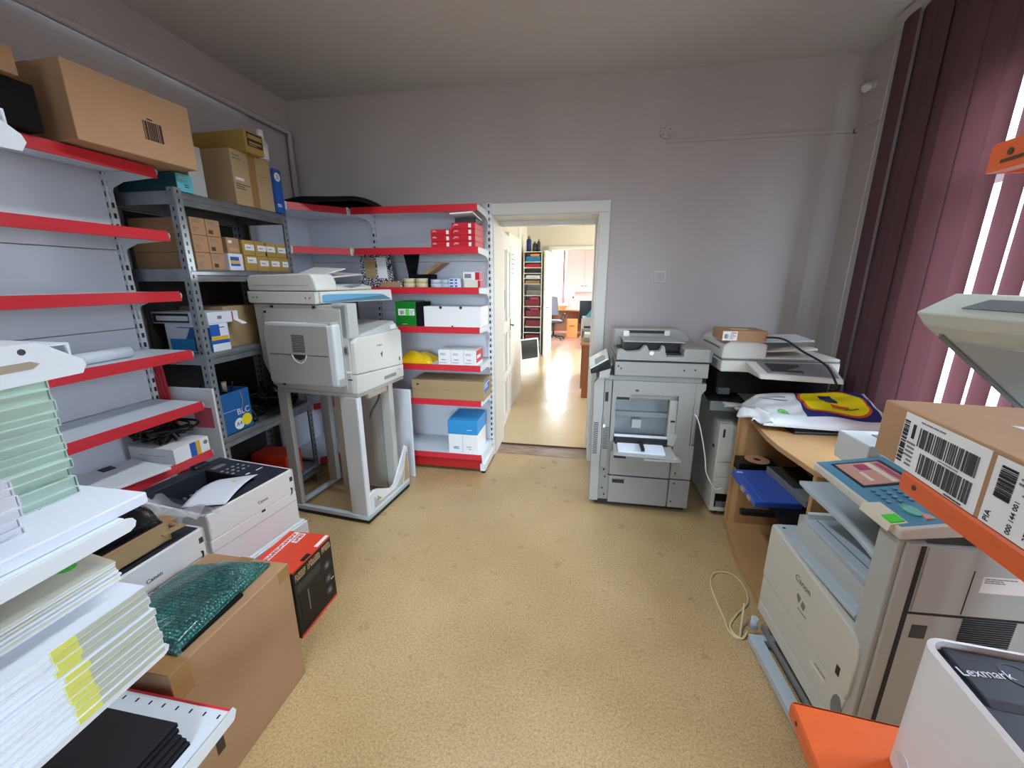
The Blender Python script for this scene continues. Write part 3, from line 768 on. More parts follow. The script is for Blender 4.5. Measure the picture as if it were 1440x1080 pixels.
MB().hull([(-.09, -.002, .10), (-.086, -.002, .10), (-.086, .15, .10), (-.09, .15, .10), (-.12, -.002, .25), (-.116, -.002, .25), (-.05, .15, .26), (-.054, .15, .26)]).build('back_flap', M['black_matt'], t)
MB().hull([(.04, -.03, .10), (.08, -.03, .10), (.08, .12, .10), (.04, .12, .10), (.16, -.03, .185), (.22, -.03, .185), (.22, .12, .19), (.16, .12, .19)]).build('flap', M['cardboard'], t)
for i, x in enumerate((-1.335, -1.235)):
    for r in range(2):
        o = MB().ring((0, 0, 0), .046, .037, .034).build('tape_roll', M['tape_roll'], None, loc=(x, YF + .055, 1.4955 + r * .0345))
        tag(o, 'cream tape roll, %s of the %s pile on the back shelving' % (['lower', 'upper'][r], ['left', 'right'][i]), 'tape roll', 'cream tape rolls')
for i, (x, y) in enumerate(((-1.118, .05), (-1.045, .07))):
    for r in range(2):
        o = MB().ring((0, 0, 0), .042, .03, .03).build('tape_roll', M['clear_roll'], None, loc=(x, YF + y, 1.4955 + r * .0305))
        tag(o, 'clear tape roll, %s of the %s pile beside the small blue boxes' % (['lower', 'upper'][r], ['left', 'right'][i]), 'tape roll', 'clear tape rolls')
for i in range(2):
    for r in range(3):
        t = carton('staple_box', 'tiny blue-white box, %s of the %s pile of three' % (['bottom', 'middle', 'top'][r], ['left', 'right'][i]), 'box', (-.985 + i * .047, YF + .02, 1.4955 + r * .0225), 0, .044, .06, .022, M['paper_cool'], group='tiny blue and white boxes')
        decal(t, 'blue_print', M['box_blue'], '-y', -.015 if i == 0 else -.021, .012 if i == 0 else -.004, .005, .017, 0)
t = carton('tape_box', 'cream box with crimson side, lower of two beside the tiny blue boxes', 'box', (-.825, YF + .01, 1.4955), 0, .125, .12, .055, M['paper_cream'])
bx('crimson_side', M['magenta'], t, .0625, .0633, .002, .118, .002, .053); decal(t, 'crimson_edge', M['red_box'], '-y', .045, .0625, .002, .053, 0)
t = carton('tape_box', 'white box with crimson side, upper of two beside the tiny blue boxes', 'box', (-.830, YF + .012, 1.5512), 0, .125, .12, .058, M['label_white'])
bx('crimson_side', M['magenta'], t, .0625, .0633, .002, .118, .002, .056); decal(t, 'picture', M['mid_grey'], '-y', -.052, .0, .014, .045, 0); decal(t, 'crimson_edge', M['red_box'], '-y', .03, .0625, .002, .056, 0)
# green box, white long box
t = carton('toner_box', 'green box with white label on the back shelving', 'box', (-1.362, YF, 1.2005), 0, .165, .20, .190, M['green_box'])
decal(t, 'white_label', M['label_white'], '-y', -.06, .075, .085, .135, 0); decal(t, 'green_patch', M['green_sticker'], '-y', .0, .032, .087, .133, -.0008); barcode(t, M['ink_grey'], '-y', -.045, -.01, .092, .122, -.0008, 9, seed=8)
lines(t, M['ink_grey'], '-y', .038, .07, .09, .125, -.0008, 3); lines(t, M['label_white'], '-y', -.03, .03, .012, .022, 0, 1)
bx('open_flap', M['black_matt'], t, .083, .135, .01, .19, 0, .185)
t = carton('white_carton', 'long plain white carton beside the green box', 'carton', (-.985, YF, 1.2005), 0, .455, .24, .155, M['label_white'])
b = MB(); b.cyl((-.09, -.002, .148), (-.09, 0, .148), .012, n=14).cyl((.07, -.002, .148), (.07, 0, .148), .012, n=14).cyl((-.0, -.002, .006), (0, 0, .006), .007, n=12)
b.build('thumb_hole', M['dark_grey'], t)
# yellow bag, three white boxes
b = MB(); r = random.Random(3)
def yb(u, v):
    s = 4 * u * (1 - u) * 4 * v * (1 - v)
    return (-.13 + .28 * u + .02 * math.sin(9 * v), .22 * v, .012 + .075 * s ** .6 + .012 * math.sin(14 * u + 5 * v) * s)
b.grid(yb, 18, 12, .008)
t = b.build('plastic_bag', mat('yellow_film', '#e8bd12', .25, bump=.4, bscale=30), None, loc=(-1.335, YF - .01, .9005))
tag(t, 'crumpled yellow plastic bag on the back shelving beside the copier', 'bag')
for i in range(3):
    t = carton('toner_box', '%s of three white boxes with red ends on the back shelving' % ['left', 'middle', 'right'][i], 'box', (-1.06 + i * .1035, YF, .9035), 0, .102, .20, .118, M['label_white'], group='white boxes with red ends')
    lines(t, M['ink_grey'], '-y', -.035, .035, .075, .095, 0, 2); lines(t, M['ink'], '-y', -.025, .025, .035, .047, 0, 1); lines(t, M['ink_grey'], '-y', -.04, .04, .012, .022, 0, 1)
    bx('red_end', M['red_box'], t, .051, .0518, .002, .198, .02, .116)
    lines(t, M['label_white'], '+x', .02, .18, .05, .08, .0518, 1, .8)
t = carton('cardboard_carton', 'long flat brown carton on the back shelving above the paper box', 'carton', (-1.045, YF - .008, .6175), 0, .600, .27, .155, M['cardboard_dull'])
decal(t, 'tape_line', M['tape_brown'], '-y', -.295, .295, .078, .081, 0); decal(t, 'print_mark', M['ink_brown'], '-y', -.26, -.24, .112, .128, 0)
bx('blue_label', M['box_blue'], t, .30, .3008, .02, .20, .06, .15); lines(t, M['label_white'], '+x', .03, .19, .09, .14, .3008, 3)
t = carton('paper_box', 'white and blue paper box on the base of the back shelving', 'carton', (-.925, YF - .02, .1655), 0, .245, .30, .165, M['label_white'])
bx('blue_lid', M['paper_blue'], t, -.125, .125, -.003, .303, .165, .285, .004)
lines(t, M['label_white'], '-y', .04, .10, .20, .212, -.003, 1); lines(t, M['blc_blue'], '-y', -.08, -.01, .035, .06, 0, 2, .6)
lines(t, M['ink_grey'], '-y', .03, .09, .05, .065, 0, 1); lines(t, M['ink_grey'], '-y', .05, .08, .03, .045, 0, 1)
decal(t, 'seam', M['ink_grey'], '-y', -.003, -.001, .002, .16, 0)
# black cover on the corner shelving
b = MB()
def bc(u, v):
    s = (4 * u * (1 - u)) ** .35 * (4 * v * (1 - v)) ** .35
    return (-2.16 + .62 * u, 2.72 + .50 * v - .10 * u * (1 - v) * 0, 2.080 + .062 * s + .008 * math.sin(7 * u + 3 * v) * s)
b.grid(bc, 16, 10, .006)
o = b.build('cover_sheet', M['black_matt']); tag(o, 'black plastic cover lying across the top of the corner shelving', 'cover')

# ------------------------------------------------------------------ left multifunction copier on its open pedestal
PX, PY = -1.315, 2.125
t = T('copier_pedestal', 'open grey copier pedestal frame without drawers under the left copier', 'copier stand', (PX, PY, 0), -6)
# local: x<=0 depth, y>=0 along the front
L, D = .52, .60
b = MB()
b.box(-D, 0, -.012, .018, .03, .058, .003).box(-.032, 0, 0, L, .03, .058, .003).box(-D, 0, L - .03, L, .03, .058, .003).box(-D, -D + .03, 0, L, .03, .058, .003)
b.build('base_frame', M['pale_blue'], t)
bx('dark_skid', M['black'], t, -D, -.004, -.004, .012, .004, .032)
bx('dark_skid', M['black'], t, -.024, -.004, 0, L - .01, .004, .032)
def post(pts0, pts1): return MB().hull(pts0 + pts1)
MB().box(-.128, -.012, -.006, .022, .058, .86, .003).build('post', M['old_grey_light'], t)
MB().box(-.014, .0, -.008, .03, .058, .86, .003).build('post_edge', M['steel_white'], t)
MB().box(-.08, -.012, .345, .395, .058, .86, .003).build('post', M['old_grey_light'], t)
MB().box(-D, -D + .07, -.004, .03, .058, .86, .003).build('post', M['old_grey'], t)
MB().box(-D, -D + .07, .35, .395, .058, .86, .003).build('post', M['old_grey'], t)
MB().box(-.40, -.31, .26, .30, .058, .86, .003).build('post', M['cardboard_grey'], t)
bx('top_frame', M['old_grey'], t, -D, 0, 0, L, .86, .884, .003)
bx('inner_sheet', mat('sheet_metal', '#b5b0a8', .4, metal=.4), t, -.33, -.085, .35, .36, .06, .80, .002)
# white plastic guide at the open front
g = MB()
g.prism([(.012, .06), (L - .02, .06), (L - .02, .34), (L - .05, .36), (L - .06, .33), (.30, .13), (.25, .125), (.10, .205), (.075, .205), (.06, .215), (.012, .20)], -.010, .006, 'x', .003)
g.build('drawer_guide', M['white_plastic'], t)
MB().prism([(.05, .085), (.40, .085), (.44, .20), (.40, .16), (.31, .10), (.12, .105), (.06, .165)], .0045, .0075, 'x').build('guide_recess', M['copier_grey'], t)
MB().prism([(.42, .09), (.49, .09), (.49, .30), (.475, .31), (.45, .24)], .0045, .0075, 'x').build('guide_recess', M['cardboard_pale'], t)
MB().prism([(.09, .125), (.14, .115), (.12, .135), (.09, .16)], .0045, .0077, 'x').build('guide_recess', M['cardboard_pale'], t)
MB().tube([(-.02, .25, .86), (-.01, .22, .80), (.0, .12, .74), (.0, .10, .70)], .006, 6).build('loose_cable', M['black'], t)
bx('lever_rail', M['cardboard_grey'], t, -.02, .004, .10, .30, .83, .86, .002)
for (x, y) in ((-D + .04, .03), (-.05, .03), (-D + .04, L - .04), (-.05, L - .04)): MB().cyl((x, y - .01, .016), (x, y + .01, .016), .016, n=14).build('castor', M['black'], t)

t = T('office_copier', 'cream multifunction copier with side cover standing on the open pedestal', 'copier', (PX, PY, .885), -6)
z0 = .005
b = MB()
b.prism([(-.675, .16), (-.60, .0), (-.03, .0), (-.03, .335), (-.31, .335), (-.31, .525), (-.685, .525)], 0, .50, 'y', .004)
b.box(-.312, -.03, .0, .084, .333, .525, .003)
b.build('rear_body', M['old_grey_light'], t)
# front cover (+x) and drawer
MB().prism([(.01, .12), (.522, .085), (.522, .325), (.50, .335), (.04, .335), (.012, .31)], -.03, .004, 'x', .005).build('front_cover', M['copier_cream'], t)
MB().prism([(.0, .0), (.52, .0), (.522, .082), (.01, .116)], -.03, .006, 'x', .004).build('paper_drawer', M['copier_cream'], t)
bx('drawer_handle', M['mid_grey'], t, .005, .0075, .28, .42, .025, .048)
txt(t, 'Canon', .022, (.005, .255, .262), '+x', M['ink_grey'])
MB().prism([(.268, .225), (.285, .212), (.275, .178), (.262, .205)], .004, .0055, 'x').build('emblem', M['dark_grey'], t)
MB().prism([(.262, .222), (.27, .228), (.272, .21), (.264, .208)], .004, .0065, 'x').build('emblem', M['label_white'], t)
bx('indicator', M['ink'], t, .004, .005, .475, .487, .12, .145)
lines(t, M['ink_grey'], '+x', .44, .50, .055, .065, .006, 1)
# left upright column and output tray
bx('column', M['copier_grey'], t, -.12, -.012, .0, .085, .335, .535, .004)
MB().hull([(-.303, .086, .336), (-.01, .086, .336), (-.01, .52, .336), (-.303, .52, .336), (-.303, .086, .345), (-.02, .086, .345), (-.04, .50, .392), (-.303, .50, .40)]).build('output_tray', M['copier_grey'], t)
decal(t, 'tray_label', M['label_white'], '+x', .41, .48, .345, .375, -.008)
bx('tray_gap', M['black'], t, -.309, -.304, .09, .495, .34, .522)
# scanner
b = MB()
b.prism([(-.695, .535), (-.205, .53), (-.205, .60), (-.70, .60)], -.02, .02, 'y', .003)
b.box(-.70, -.20, -.01, .52, .53, .60, .006)
b.build('scanner', M['copier_cream'], t)
b = MB()
b.prism([(-.70, .604), (-.20, .604), (-.205, .66), (-.23, .70), (-.26, .705), (-.68, .695), (-.70, .68)], -.01, .17, 'y', .01)
b.prism([(-.70, .604), (-.20, .604), (-.20, .625), (-.26, .64), (-.70, .65)], .17, .52, 'y', .006)
b.build('document_feeder', M['copier_cream'], t)
MB().prism([(-.66, .635), (-.25, .635), (-.25, .637), (-.66, .637)], -.0112, -.0095, 'y').build('panel_line', M['mid_grey'], t)
MB().hull([(-.58, .13, .675), (-.24, .13, .675), (-.22, .47, .70), (-.58, .47, .72), (-.58, .13, .685), (-.25, .13, .683), (-.24, .47, .708), (-.58, .47, .73)]).build('feed_tray', M['copier_cream'], t)
MB().hull([(-.50, .18, .70), (-.28, .18, .70), (-.26, .34, .735), (-.50, .34, .745), (-.50, .18, .705), (-.28, .18, .705), (-.26, .34, .74), (-.50, .34, .75)]).build('paper_guide', M['white_plastic'], t)
MB().prism([(.22, .629), (.40, .645), (.40, .632), (.30, .618)], -.199, -.197, 'x').build('grip', M['mid_grey'], t)
# operation panel
MB().hull([(-.20, .0, .535), (-.185, .0, .535), (-.03, .50, .535), (-.20, .50, .535), (-.20, .0, .60), (-.185, .0, .60), (-.035, .50, .605), (-.20, .50, .605)], bev=.004).build('panel_body', M['copier_cream'], t)
MB().hull([(-.19, .03, .536), (-.178, .005, .54), (-.025, .48, .545), (-.06, .48, .536), (-.20, .03, .592), (-.183, .01, .586), (-.03, .40, .575), (-.06, .40, .58)], bev=.003).build('operation_panel', M['panel_blue'], t)
# side details (facing the camera, -y)
sd = MB(); sd.box(-.62, -.06, -.006, .0, .02, .505, .004); sd.build('side_door', M['old_grey_light'], t)
p = MB(); p.prism([(-.565, .06), (-.535, .055), (-.06, .05), (-.075, .435), (-.555, .41), (-.57, .395)], -.07, -.004, 'y', .008); p.build('side_cover', M['old_grey'], t)
bx('cover_edge', M['iron_white'], t, -.118, -.062, -.074, -.008, .055, .42, .012)
bx('cover_edge', M['iron_white'], t, -.545, -.10, -.072, -.015, .405, .425, .004)
bx('cover_seam', M['dark_grey'], t, -.54, -.12, -.0715, -.069, .235, .2385)
g = MB()
for k in range(11): g.box(-.365, -.275, -.0718, -.069, .255 + k * .0095, .2595 + k * .0095)
g.build('vent', M['dark_grey'], t)
MB().prism([(-.37, .238), (-.275, .238), (-.29, .215), (-.322, .205), (-.355, .215)], -.0715, -.069, 'y').build('latch_recess', M['ink'], t)
MB().tube([(-.375, -.0715, .238), (-.36, -.0715, .205), (-.322, -.0715, .187), (-.285, -.0715, .205), (-.27, -.0715, .238)], .003, 6).build('latch_ring', M['iron_white'], t)
b = MB()
for (x, z) in ((-.655, .565), (-.63, .565), (-.275, .565), (-.245, .565)): b.cyl((x, -.021, z), (x, -.019, z), .006, n=12)
b.build('screw_cover', M['mid_grey'], t)
for (x, z) in ((-.545, .512), (-.24, .512), (-.60, .48), (-.53, .03)): bx('clip', M['black'], t, x - .008, x + .008, -.0085, -.0, z - .007, z + .007)
bx('socket', M['mid_grey'], t, -.058, -.03, -.010, -.0, .24, .29, .003)
bx('socket_hole', M['dark_grey'], t, -.052, -.036, -.012, -.010, .25, .28)
bx('side_label', M['label_white'], t, -.055, -.02, -.0075, -.006, .13, .14); bx('side_slot', M['black'], t, -.05, -.02, -.0075, -.006, .085, .092)
# leaning panel behind the pedestal
t = T('loose_board', 'pale grey loose board standing between the pedestal and the back shelving', 'panel', (-1.39, 2.80, 0), -4)
bx('board', M['steel_white'], t, -.11, .10, 0, .02, 0, .735, .004)
# ------------------------------------------------------------------ desktop printers on the floor by the left shelving
def printer(name, label, loc, deg, w, d, h, full=True):
    t = T(name, label, 'printer', loc, deg)
    b = MB(); r = .02
    b.box(-w / 2, w / 2, 0, d, 0, h * .60, .006)
    b.box(-w / 2, w / 2, 0, .014, h * .6, h, .004).box(-w / 2, -w / 2 + .014, .0, d, h * .6, h, .004).box(w / 2 - .014, w / 2, 0, d, h * .6, h, .004).box(-w / 2, w / 2, d - .014, d, h * .6, h, .004)
    b.build('body', M['printer_white'], t)
    x0, x1 = -w / 2 + .012, w / 2 - .012
    b = MB()
    b.prism([(.012, h - .012), (.012, h + .003), (.075, h + .001), (.115, h - .015), (.30, h - .075), (.40, h - .10), (.40, h * .59), (.012, h * .59)], x0 + .05, x1 - .13, 'x')
    b.build('output_recess', M['black'], t)
    b = MB()
    b.box(x1 - .13, x1, .012, d - .012, h * .6, h + .003, .004).box(x0, x0 + .05, .012, d - .012, h * .6, h + .003, .004).box(x0, x1, .40, d - .012, h * .6, h + .006, .004)
    b.prism([(.012, h - .012), (.012, h + .003), (.075, h + .002), (.10, h - .010), (.10, h - .02)], x0 + .05, x1 - .13, 'x')
    b.build('top_cover', M['dark_navy'], t)
    if full:
        bx('display', M['mid_grey'], t, x1 - .115, x1 - .055, .355, .385, h + .003, h + .0045)
        decal(t, 'display_glass', mat('lcd', '#76877f', .2), '+z', x1 - .11, x1 - .06, .36, .38, h + .0045)
        b = MB()
        for i in range(4):
            for j in range(3): b.cyl((x1 - .12 + .028 * i, .30 - .035 * j, h + .003), (x1 - .12 + .028 * i, .30 - .035 * j, h + .0055), .0055 if (i + j) % 2 else .0075, n=12)
        b.build('button', M['silver_chip'], t)
        b = MB(); b.box(x1 - .11, x1 - .09, .155, .165, h + .003, h + .0045).box(x1 - .06, x1 - .025, .15, .157, h + .003, h + .0045); b.build('printed_mark', M['paper_cool'], t)
        MB().box(x1 - .155, x1 - .075, .43, .475, h - .02, h + .022, .012, 3).build('latch_knob', M['black'], t)
        b = MB(); r = random.Random(2)
        for i in range(6): b.box(x0 + .10 + i * .03, x0 + .112 + i * .03, .385, .398, h - .095, h - .085 + r.uniform(0, .008))
        b.build('exit_roller', M['mid_grey'], t)
        def sheet(u, v):
            A, B, Cc, Dd = (-.205, .15), (-.135, -.004), (.112, .10), (.035, .25)
            x = (A[0] * (1 - u) + Dd[0] * u) * (1 - v) + (B[0] * (1 - u) + Cc[0] * u) * v
            y = (A[1] * (1 - u) + Dd[1] * u) * (1 - v) + (B[1] * (1 - u) + Cc[1] * u) * v
            return (x, y, h + .008 + .020 * math.sin(PI * u) * (1 - .3 * v) - .012 * (1 - v) * (.2 + .8 * u))
        p = MB().grid(sheet, 12, 10, .001).build('printed_sheet', M['paper_cool'], t)
        def dot(u, v):
            a = v * 2 * PI; q = sheet(.72 + .045 * u * math.cos(a), .62 + .07 * u * math.sin(a)); return (q[0], q[1], q[2] + .0012)
        MB().grid(dot, 3, 16).build('lime_sticker', M['lime'], p)
    bx('seam', M['ink_grey'], t, -w / 2, w / 2, -.0008, 0, h * .42, h * .424)
    txt(t, 'Canon', .02, (.035, -.0006, h * .75), '-y', M['ink'])
    lines(t, M['ink'], '-y', .02, .05, h * .56, h * .60, 0, 1, .9)
    MB().prism([(w / 2 - .03, h * .70), (w / 2 - .018, h * .67), (w / 2 - .022, h * .58), (w / 2 - .036, h * .55), (w / 2 - .026, h * .62)], -.0008, 0, 'y').build('edge_sticker', M['ink'], t)
    bx('edge_sticker', M['dark_grey'], t, w / 2 - .028, w / 2 - .012, -.0008, 0, h * .80, h * .88)
    return t
t = printer('laser_printer', 'white laser printer with curled paper in its dark tray, in front of the metal rack', (-1.425, 1.402, .345), 83, .44, .48, .292)
t2 = T('paper_feeder', 'white paper feeder standing on the floor under the dark-topped laser printer', 'paper tray', (-1.415, 1.402, 0), 83)
bx('body', M['white_plastic'], t2, -.23, .24, .0, .49, .02, .344, .005)
bx('feeder_rim', M['steel_white'], t2, -.232, .243, -.012, .0, .20, .336, .004)
bx('drawer_grip', M['black'], t2, -.06, .12, -.0135, -.011, .272, .306, .004)
bx('drawer', M['printer_white'], t2, -.225, .235, -.012, -.004, .03, .19, .004)
bx('foot', M['black'], t2, -.2, .2, .03, .45, 0, .02)
b_ = printer('laser_printer', 'white laser printer with a cardboard tray lying on its top', (-1.415, .905, .345), 88, .46, .46, .285, full=False)
t3 = T('paper_feeder', 'white paper feeder under the printer that carries the cardboard tray', 'paper tray', (-1.415, .905, 0), 88)
bx('body', M['white_plastic'], t3, -.23, .23, .0, .46, .02, .344, .005)
bx('foot', M['black'], t3, -.2, .2, .03, .43, 0, .02)
bx('red_marker', M['red_box'], b_, .192, .215, -.0012, 0, .115, .14); bx('red_marker', M['orange_red'], b_, .135, .19, -.0012, 0, .075, .10)
# cardboard tray with black bag on it
t = T('cardboard_tray', 'shallow open cardboard tray lying on the white printer in the left foreground', 'carton', (-1.445, .86, .641), 88)
b = MB(); W, D, Hh = .36, .42, .062
b.box(-W / 2, W / 2, 0, D, 0, .004).box(-W / 2, W / 2, 0, .004, 0, Hh).box(-W / 2, W / 2, D - .004, D, 0, Hh).box(-W / 2, -W / 2 + .004, 0, D, 0, Hh).box(W / 2 - .004, W / 2, 0, D * .9, 0, Hh)
b.build('body', M['cardboard_dull'], t)
MB().box(-W / 2, W / 2 + .035, 0, .20, Hh, Hh + .004).build('top_flap', M['cardboard'], t)
MB().hull([(W / 2 - .03, -.012, .03), (W / 2 + .045, -.02, .028), (W / 2 + .045, .06, .03), (W / 2 - .03, .06, .034), (W / 2 - .03, -.012, .034), (W / 2 + .045, -.02, .032), (W / 2 + .045, .06, .034), (W / 2 - .03, .06, .038)]).build('side_flap', M['cardboard_dull'], t)
b = MB()
def bag(u, v):
    s = (4 * u * (1 - u)) ** .3 * (4 * v * (1 - v)) ** .3
    return (-.20 + .385 * u + .01 * math.sin(11 * v), -.005 + .34 * v, .013 + .135 * s + .007 * math.sin(17 * u + 6 * v) * s + .006 * math.sin(23 * v - 5 * u) * s)
b.grid(bag, 22, 20, .012)
o = b.build('black_bag', mat('black_glossy_film', '#0c0d12', .12, bump=.35, bscale=12, coat=.4), None, loc=(-1.465, .85, .697), rz=math.radians(88))
tag(o, 'shiny black plastic bag lying on the cardboard tray', 'bag')
b = MB()
def film(u, v): return (-1.36 - .34 * u, 1.02 + .17 * v + .02 * math.sin(8 * u), .715 + .022 * math.sin(6 * u + 3 * v) + .02 * math.sin(13 * v) - .035 * v)
b.grid(film, 18, 12)
o = b.build('clear_wrap', M['film'], recalc=False); tag(o, 'crumpled clear plastic wrap between the two white printers', 'plastic wrap')
# orange-red appliance box
def glyphs(parent, m, face, u0, u1, v0, v1, pos, n, th=.0010):
    r = random.Random(n); b = MB(); du = (u1 - u0) / n
    def q(a, c, e, f):
        if face == '-y': b.box(a, c, pos - th, pos, e, f)
        else: b.box(a, c, e, f, pos, pos + th)
    for i in range(n):
        a, c = u0 + du * (i + .12), u0 + du * (i + .88); w = du * .2; k = r.randrange(4); vm = (v0 + v1) / 2; hh = (v1 - v0) * .12
        q(a, a + w, v0, v1)
        if k != 1: q(a + w, c, v1 - hh * 2, v1)
        if k != 2: q(a + w, c, v0, v0 + hh * 2)
        if k in (0, 2): q(a + w, c, vm - hh, vm + hh)
        if k in (1, 3): q(c - w, c, v0 + hh * 2.01, v1 - hh * 2.01)
    return b.build('printed_letters', m, parent)
t = T('appliance_box', 'orange-red and black appliance box on the floor behind the big brown carton', 'box', (-1.172, 1.392, 0), 90)
bx('body', M['black_book'], t, -.125, .14, 0, .215, 0, .342, .002)
bx('red_top', M['orange_red'], t, -.1255, .1405, -.0006, .2155, .336, .3435)
decal(t, 'red_side_edge', M['orange_red'], '-y', -.125, .14, .0, .012, 0)
decal(t, 'black_window', M['black'], '-y', -.105, .035, .045, .225, 0); decal(t, 'front_panel', M['dark_grey'], '-y', -.115, .045, .225, .265, 0)
glyphs(t, M['cardboard_pale'], '-y', -.115, -.045, .285, .318, 0, 7); glyphs(t, M['cardboard_pale'], '-y', -.035, .055, .288, .320, 0, 8); glyphs(t, M['cardboard_pale'], '-y', .068, .132, .290, .322, 0, 5)
decal(t, 'light_streak', M['mid_grey'], '-y', -.054, -.047, .09, .20, -.0008)
for z in (.215, .14, .075):
    k = MB().cyl((.09, -.0022, z), (.09, 0, z), .022, n=20).build('printed_dial', M['dark_grey'], t)
    MB().cyl((.09, -.003, z), (.09, -.002, z), .012, n=18).build('printed_knob', M['ink_grey'], k)
decal(t, 'light_streak', M['label_white'], '-y', .107, .13, .118, .122, -.0008)
decal(t, 'white_strip', M['label_white'], '+z', .05, .138, .004, .022, .3435)
decal(t, 'white_band', M['paper'], '+z', -.12, .135, .158, .185, .3435); glyphs(t, M['red_box'], '+z', -.11, .125, .163, .180, .3443, 15)
decal(t, 'white_band', M['paper'], '+z', .06, .13, .12, .15, .3435); glyphs(t, M['red_box'], '+z', .068, .124, .126, .144, .3443, 4)
bx('black_tab', M['black'], t, -.05, .0, .0, .022, .3435, .3442)
# big carton with bubble wrap
t = T('cardboard_carton', 'big brown carton with green bubble wrap on it, on the floor at lower left', 'carton', (-1.052, .898, 0), 90)
bx('body', M['cardboard'], t, -.226, .228, 0, .345, 0, .522, .004)
decal(t, 'tape', M['tape_brown'], '+z', -.226, .228, .145, .20, .5222)
decal(t, 'tape', M['tape_brown'], '+z', -.225, -.17, .0, .13, .5224); decal(t, 'tape', M['tape_brown'], '-y', -.226, -.17, .42, .518, 0)
decal(t, 'tape', M['tape_brown'], '-y', .175, .227, .47, .519, 0)
decal(t, 'printed_mark', M['ink_brown'], '-y', -.155, -.128, .125, .175, 0)
b = MB()
def bub(u, v):
    s = (4 * u * (1 - u)) ** .22 * (4 * v * (1 - v)) ** .22
    w0 = .30 + .05 * v
    return (-.18 + .375 * v + .03 * u - .09 * u * v, .026 + .295 * u + .02 * v * (1 - u), .012 + .030 * s * (1.15 - .5 * u) + .003 * math.sin(9 * u + 4 * v) * s)
b.grid(bub, 26, 30, .010)
o = b.build('bubble_wrap', M['bubble'], None, loc=(-1.058, .905, .5232), rz=PI / 2)
tag(o, 'folded green bubble wrap parcel lying on the big brown carton', 'bubble wrap')
o = MB().box(-.165, .05, .02, .20, 0, .012, .003).build('black_folder', M['black_matt'], None, loc=(-1.062, .905, .5235), rz=PI / 2)
tag(o, 'black folder poking out beneath the green bubble wrap', 'folder')
# base carton on the left shelving lower shelf
t = T('cartridge_carton', 'white carton with blue and yellow stripes on the left shelving lower shelf', 'carton', (-2.035, 1.672, .6275), 90)
bx('body', M['label_white'], t, -.10, .10, 0, .28, 0, .082, .002)
decal(t, 'blue_stripe', M['box_blue'], '-y', -.012, .022, .002, .08, 0); decal(t, 'yellow_stripe', M['gold'], '-y', .022, .046, .002, .08, 0)
MB().cyl((.078, -.0012, .055), (.078, 0, .055), .012, n=16).build('printed_emblem', M['ink_grey'], t)
bx('side_line', M['ink_grey'], t, -.1008, -.1, .05, .22, .04, .0415)
b = MB(); r = random.Random(12)
for k in range(12):
    x, y = r.uniform(-2.27, -2.08), r.uniform(1.59, 1.74); p = [(x, y, .718)]
    for q in range(5): p.append((min(-2.055, max(-2.30, x + r.uniform(-.12, .12))), min(1.765, max(1.58, y + r.uniform(-.1, .1))), .722 + r.uniform(0, .09)))
    b.tube(p, r.uniform(.004, .008), 6)
o = b.build('cable_coil', M['black']); tag(o, 'coil of black cables lying on the blue and yellow striped carton', 'cables')
t = T('plastic_sleeve', 'white sleeve with black tab lying on the left shelving lower shelf', 'sleeve', (-2.20, 1.42, .6335), 80)
bx('sheet', M['paper'], t, -.14, .13, -.185, .12, 0, .012, .002); bx('black_tab', M['black'], t, -.02, .03, .06, .11, .012, .016)
# roll on the left shelving
o = MB().cyl((0, -.13, 0), (0, .13, 0), .026, n=20).build('foil_roll', mat('shrink_film', '#dfe6ee', .25, bump=.3, bscale=40), None, loc=(-2.14, 1.43, 1.2175))
tag(o, 'white plastic wrapped roll lying on the left shelving', 'roll')

# ------------------------------------------------------------------ books and magazines on the near shelving
def slab(name, label, cat, loc, w, d, h, cover, pages, group, extra=None):
    """right end at x=0, far edge at y=0; body reaches to -x and -y"""
    t = T(name, label, cat, loc, 0, group)
    bx('page_block', pages, t, -w, -.003, -d, -.003, .0015, h - .0015)
    b = MB(); b.box(-w, 0, -d, 0, 0, .0015).box(-w, 0, -d, 0, h - .0015, h).box(-w, 0, -.0015, 0, .0012, h - .0012)
    b.build('cover', cover, t)
    return t
t = T('flat_carton', 'large flat white carton with grey label, lying on the left foreground shelf', 'carton', (-.868, .602, 1.1055), 0)
bx('body', M['paper_cool'], t, -.275, 0, -.42, 0, 0, .024, .003)
decal(t, 'grey_label', M['mid_grey'], '+z', -.195, -.15, -.075, -.04, .024); lines(t, M['ink_grey'], '+z', -.225, -.13, -.115, -.085, .024, 3, .35)
mk('green_page', '#b4cbbd', .75)
r = random.Random(21); z = 1.1302
words = ['lowest', 'second lowest', 'third lowest', 'fourth lowest', 'fifth lowest', 'sixth lowest', 'seventh lowest', 'eighth lowest', 'ninth lowest', 'tenth lowest', 'eleventh lowest', 'twelfth lowest', 'topmost']
for i in range(6):
    h = r.choice((.013, .017, .021)); dx = r.uniform(-.008, .006)
    t = slab('book', '%s white book in the nearer pile on the white carton' % (words[i] if i < 5 else 'topmost'), 'book', (-.925 + dx, .452 + r.uniform(-.006, .006), z), .22, .16, h, M['white_book'], M['white_book'], 'white books on the left foreground shelf')
    z += h + .0003
z = 1.1302
for i in range(13):
    h = r.choice((.015, .018, .022)) if i != 12 else .02; dx = r.uniform(-.010, .004)
    t = slab('book', '%s pale green book in the farther pile on the white carton' % words[i], 'book', (-.998 + dx, .578 + r.uniform(-.005, .004), z), .14, .112, h, M['green_book'], M['green_page'], 'pale green books on the left foreground shelf'); z += h + .0003
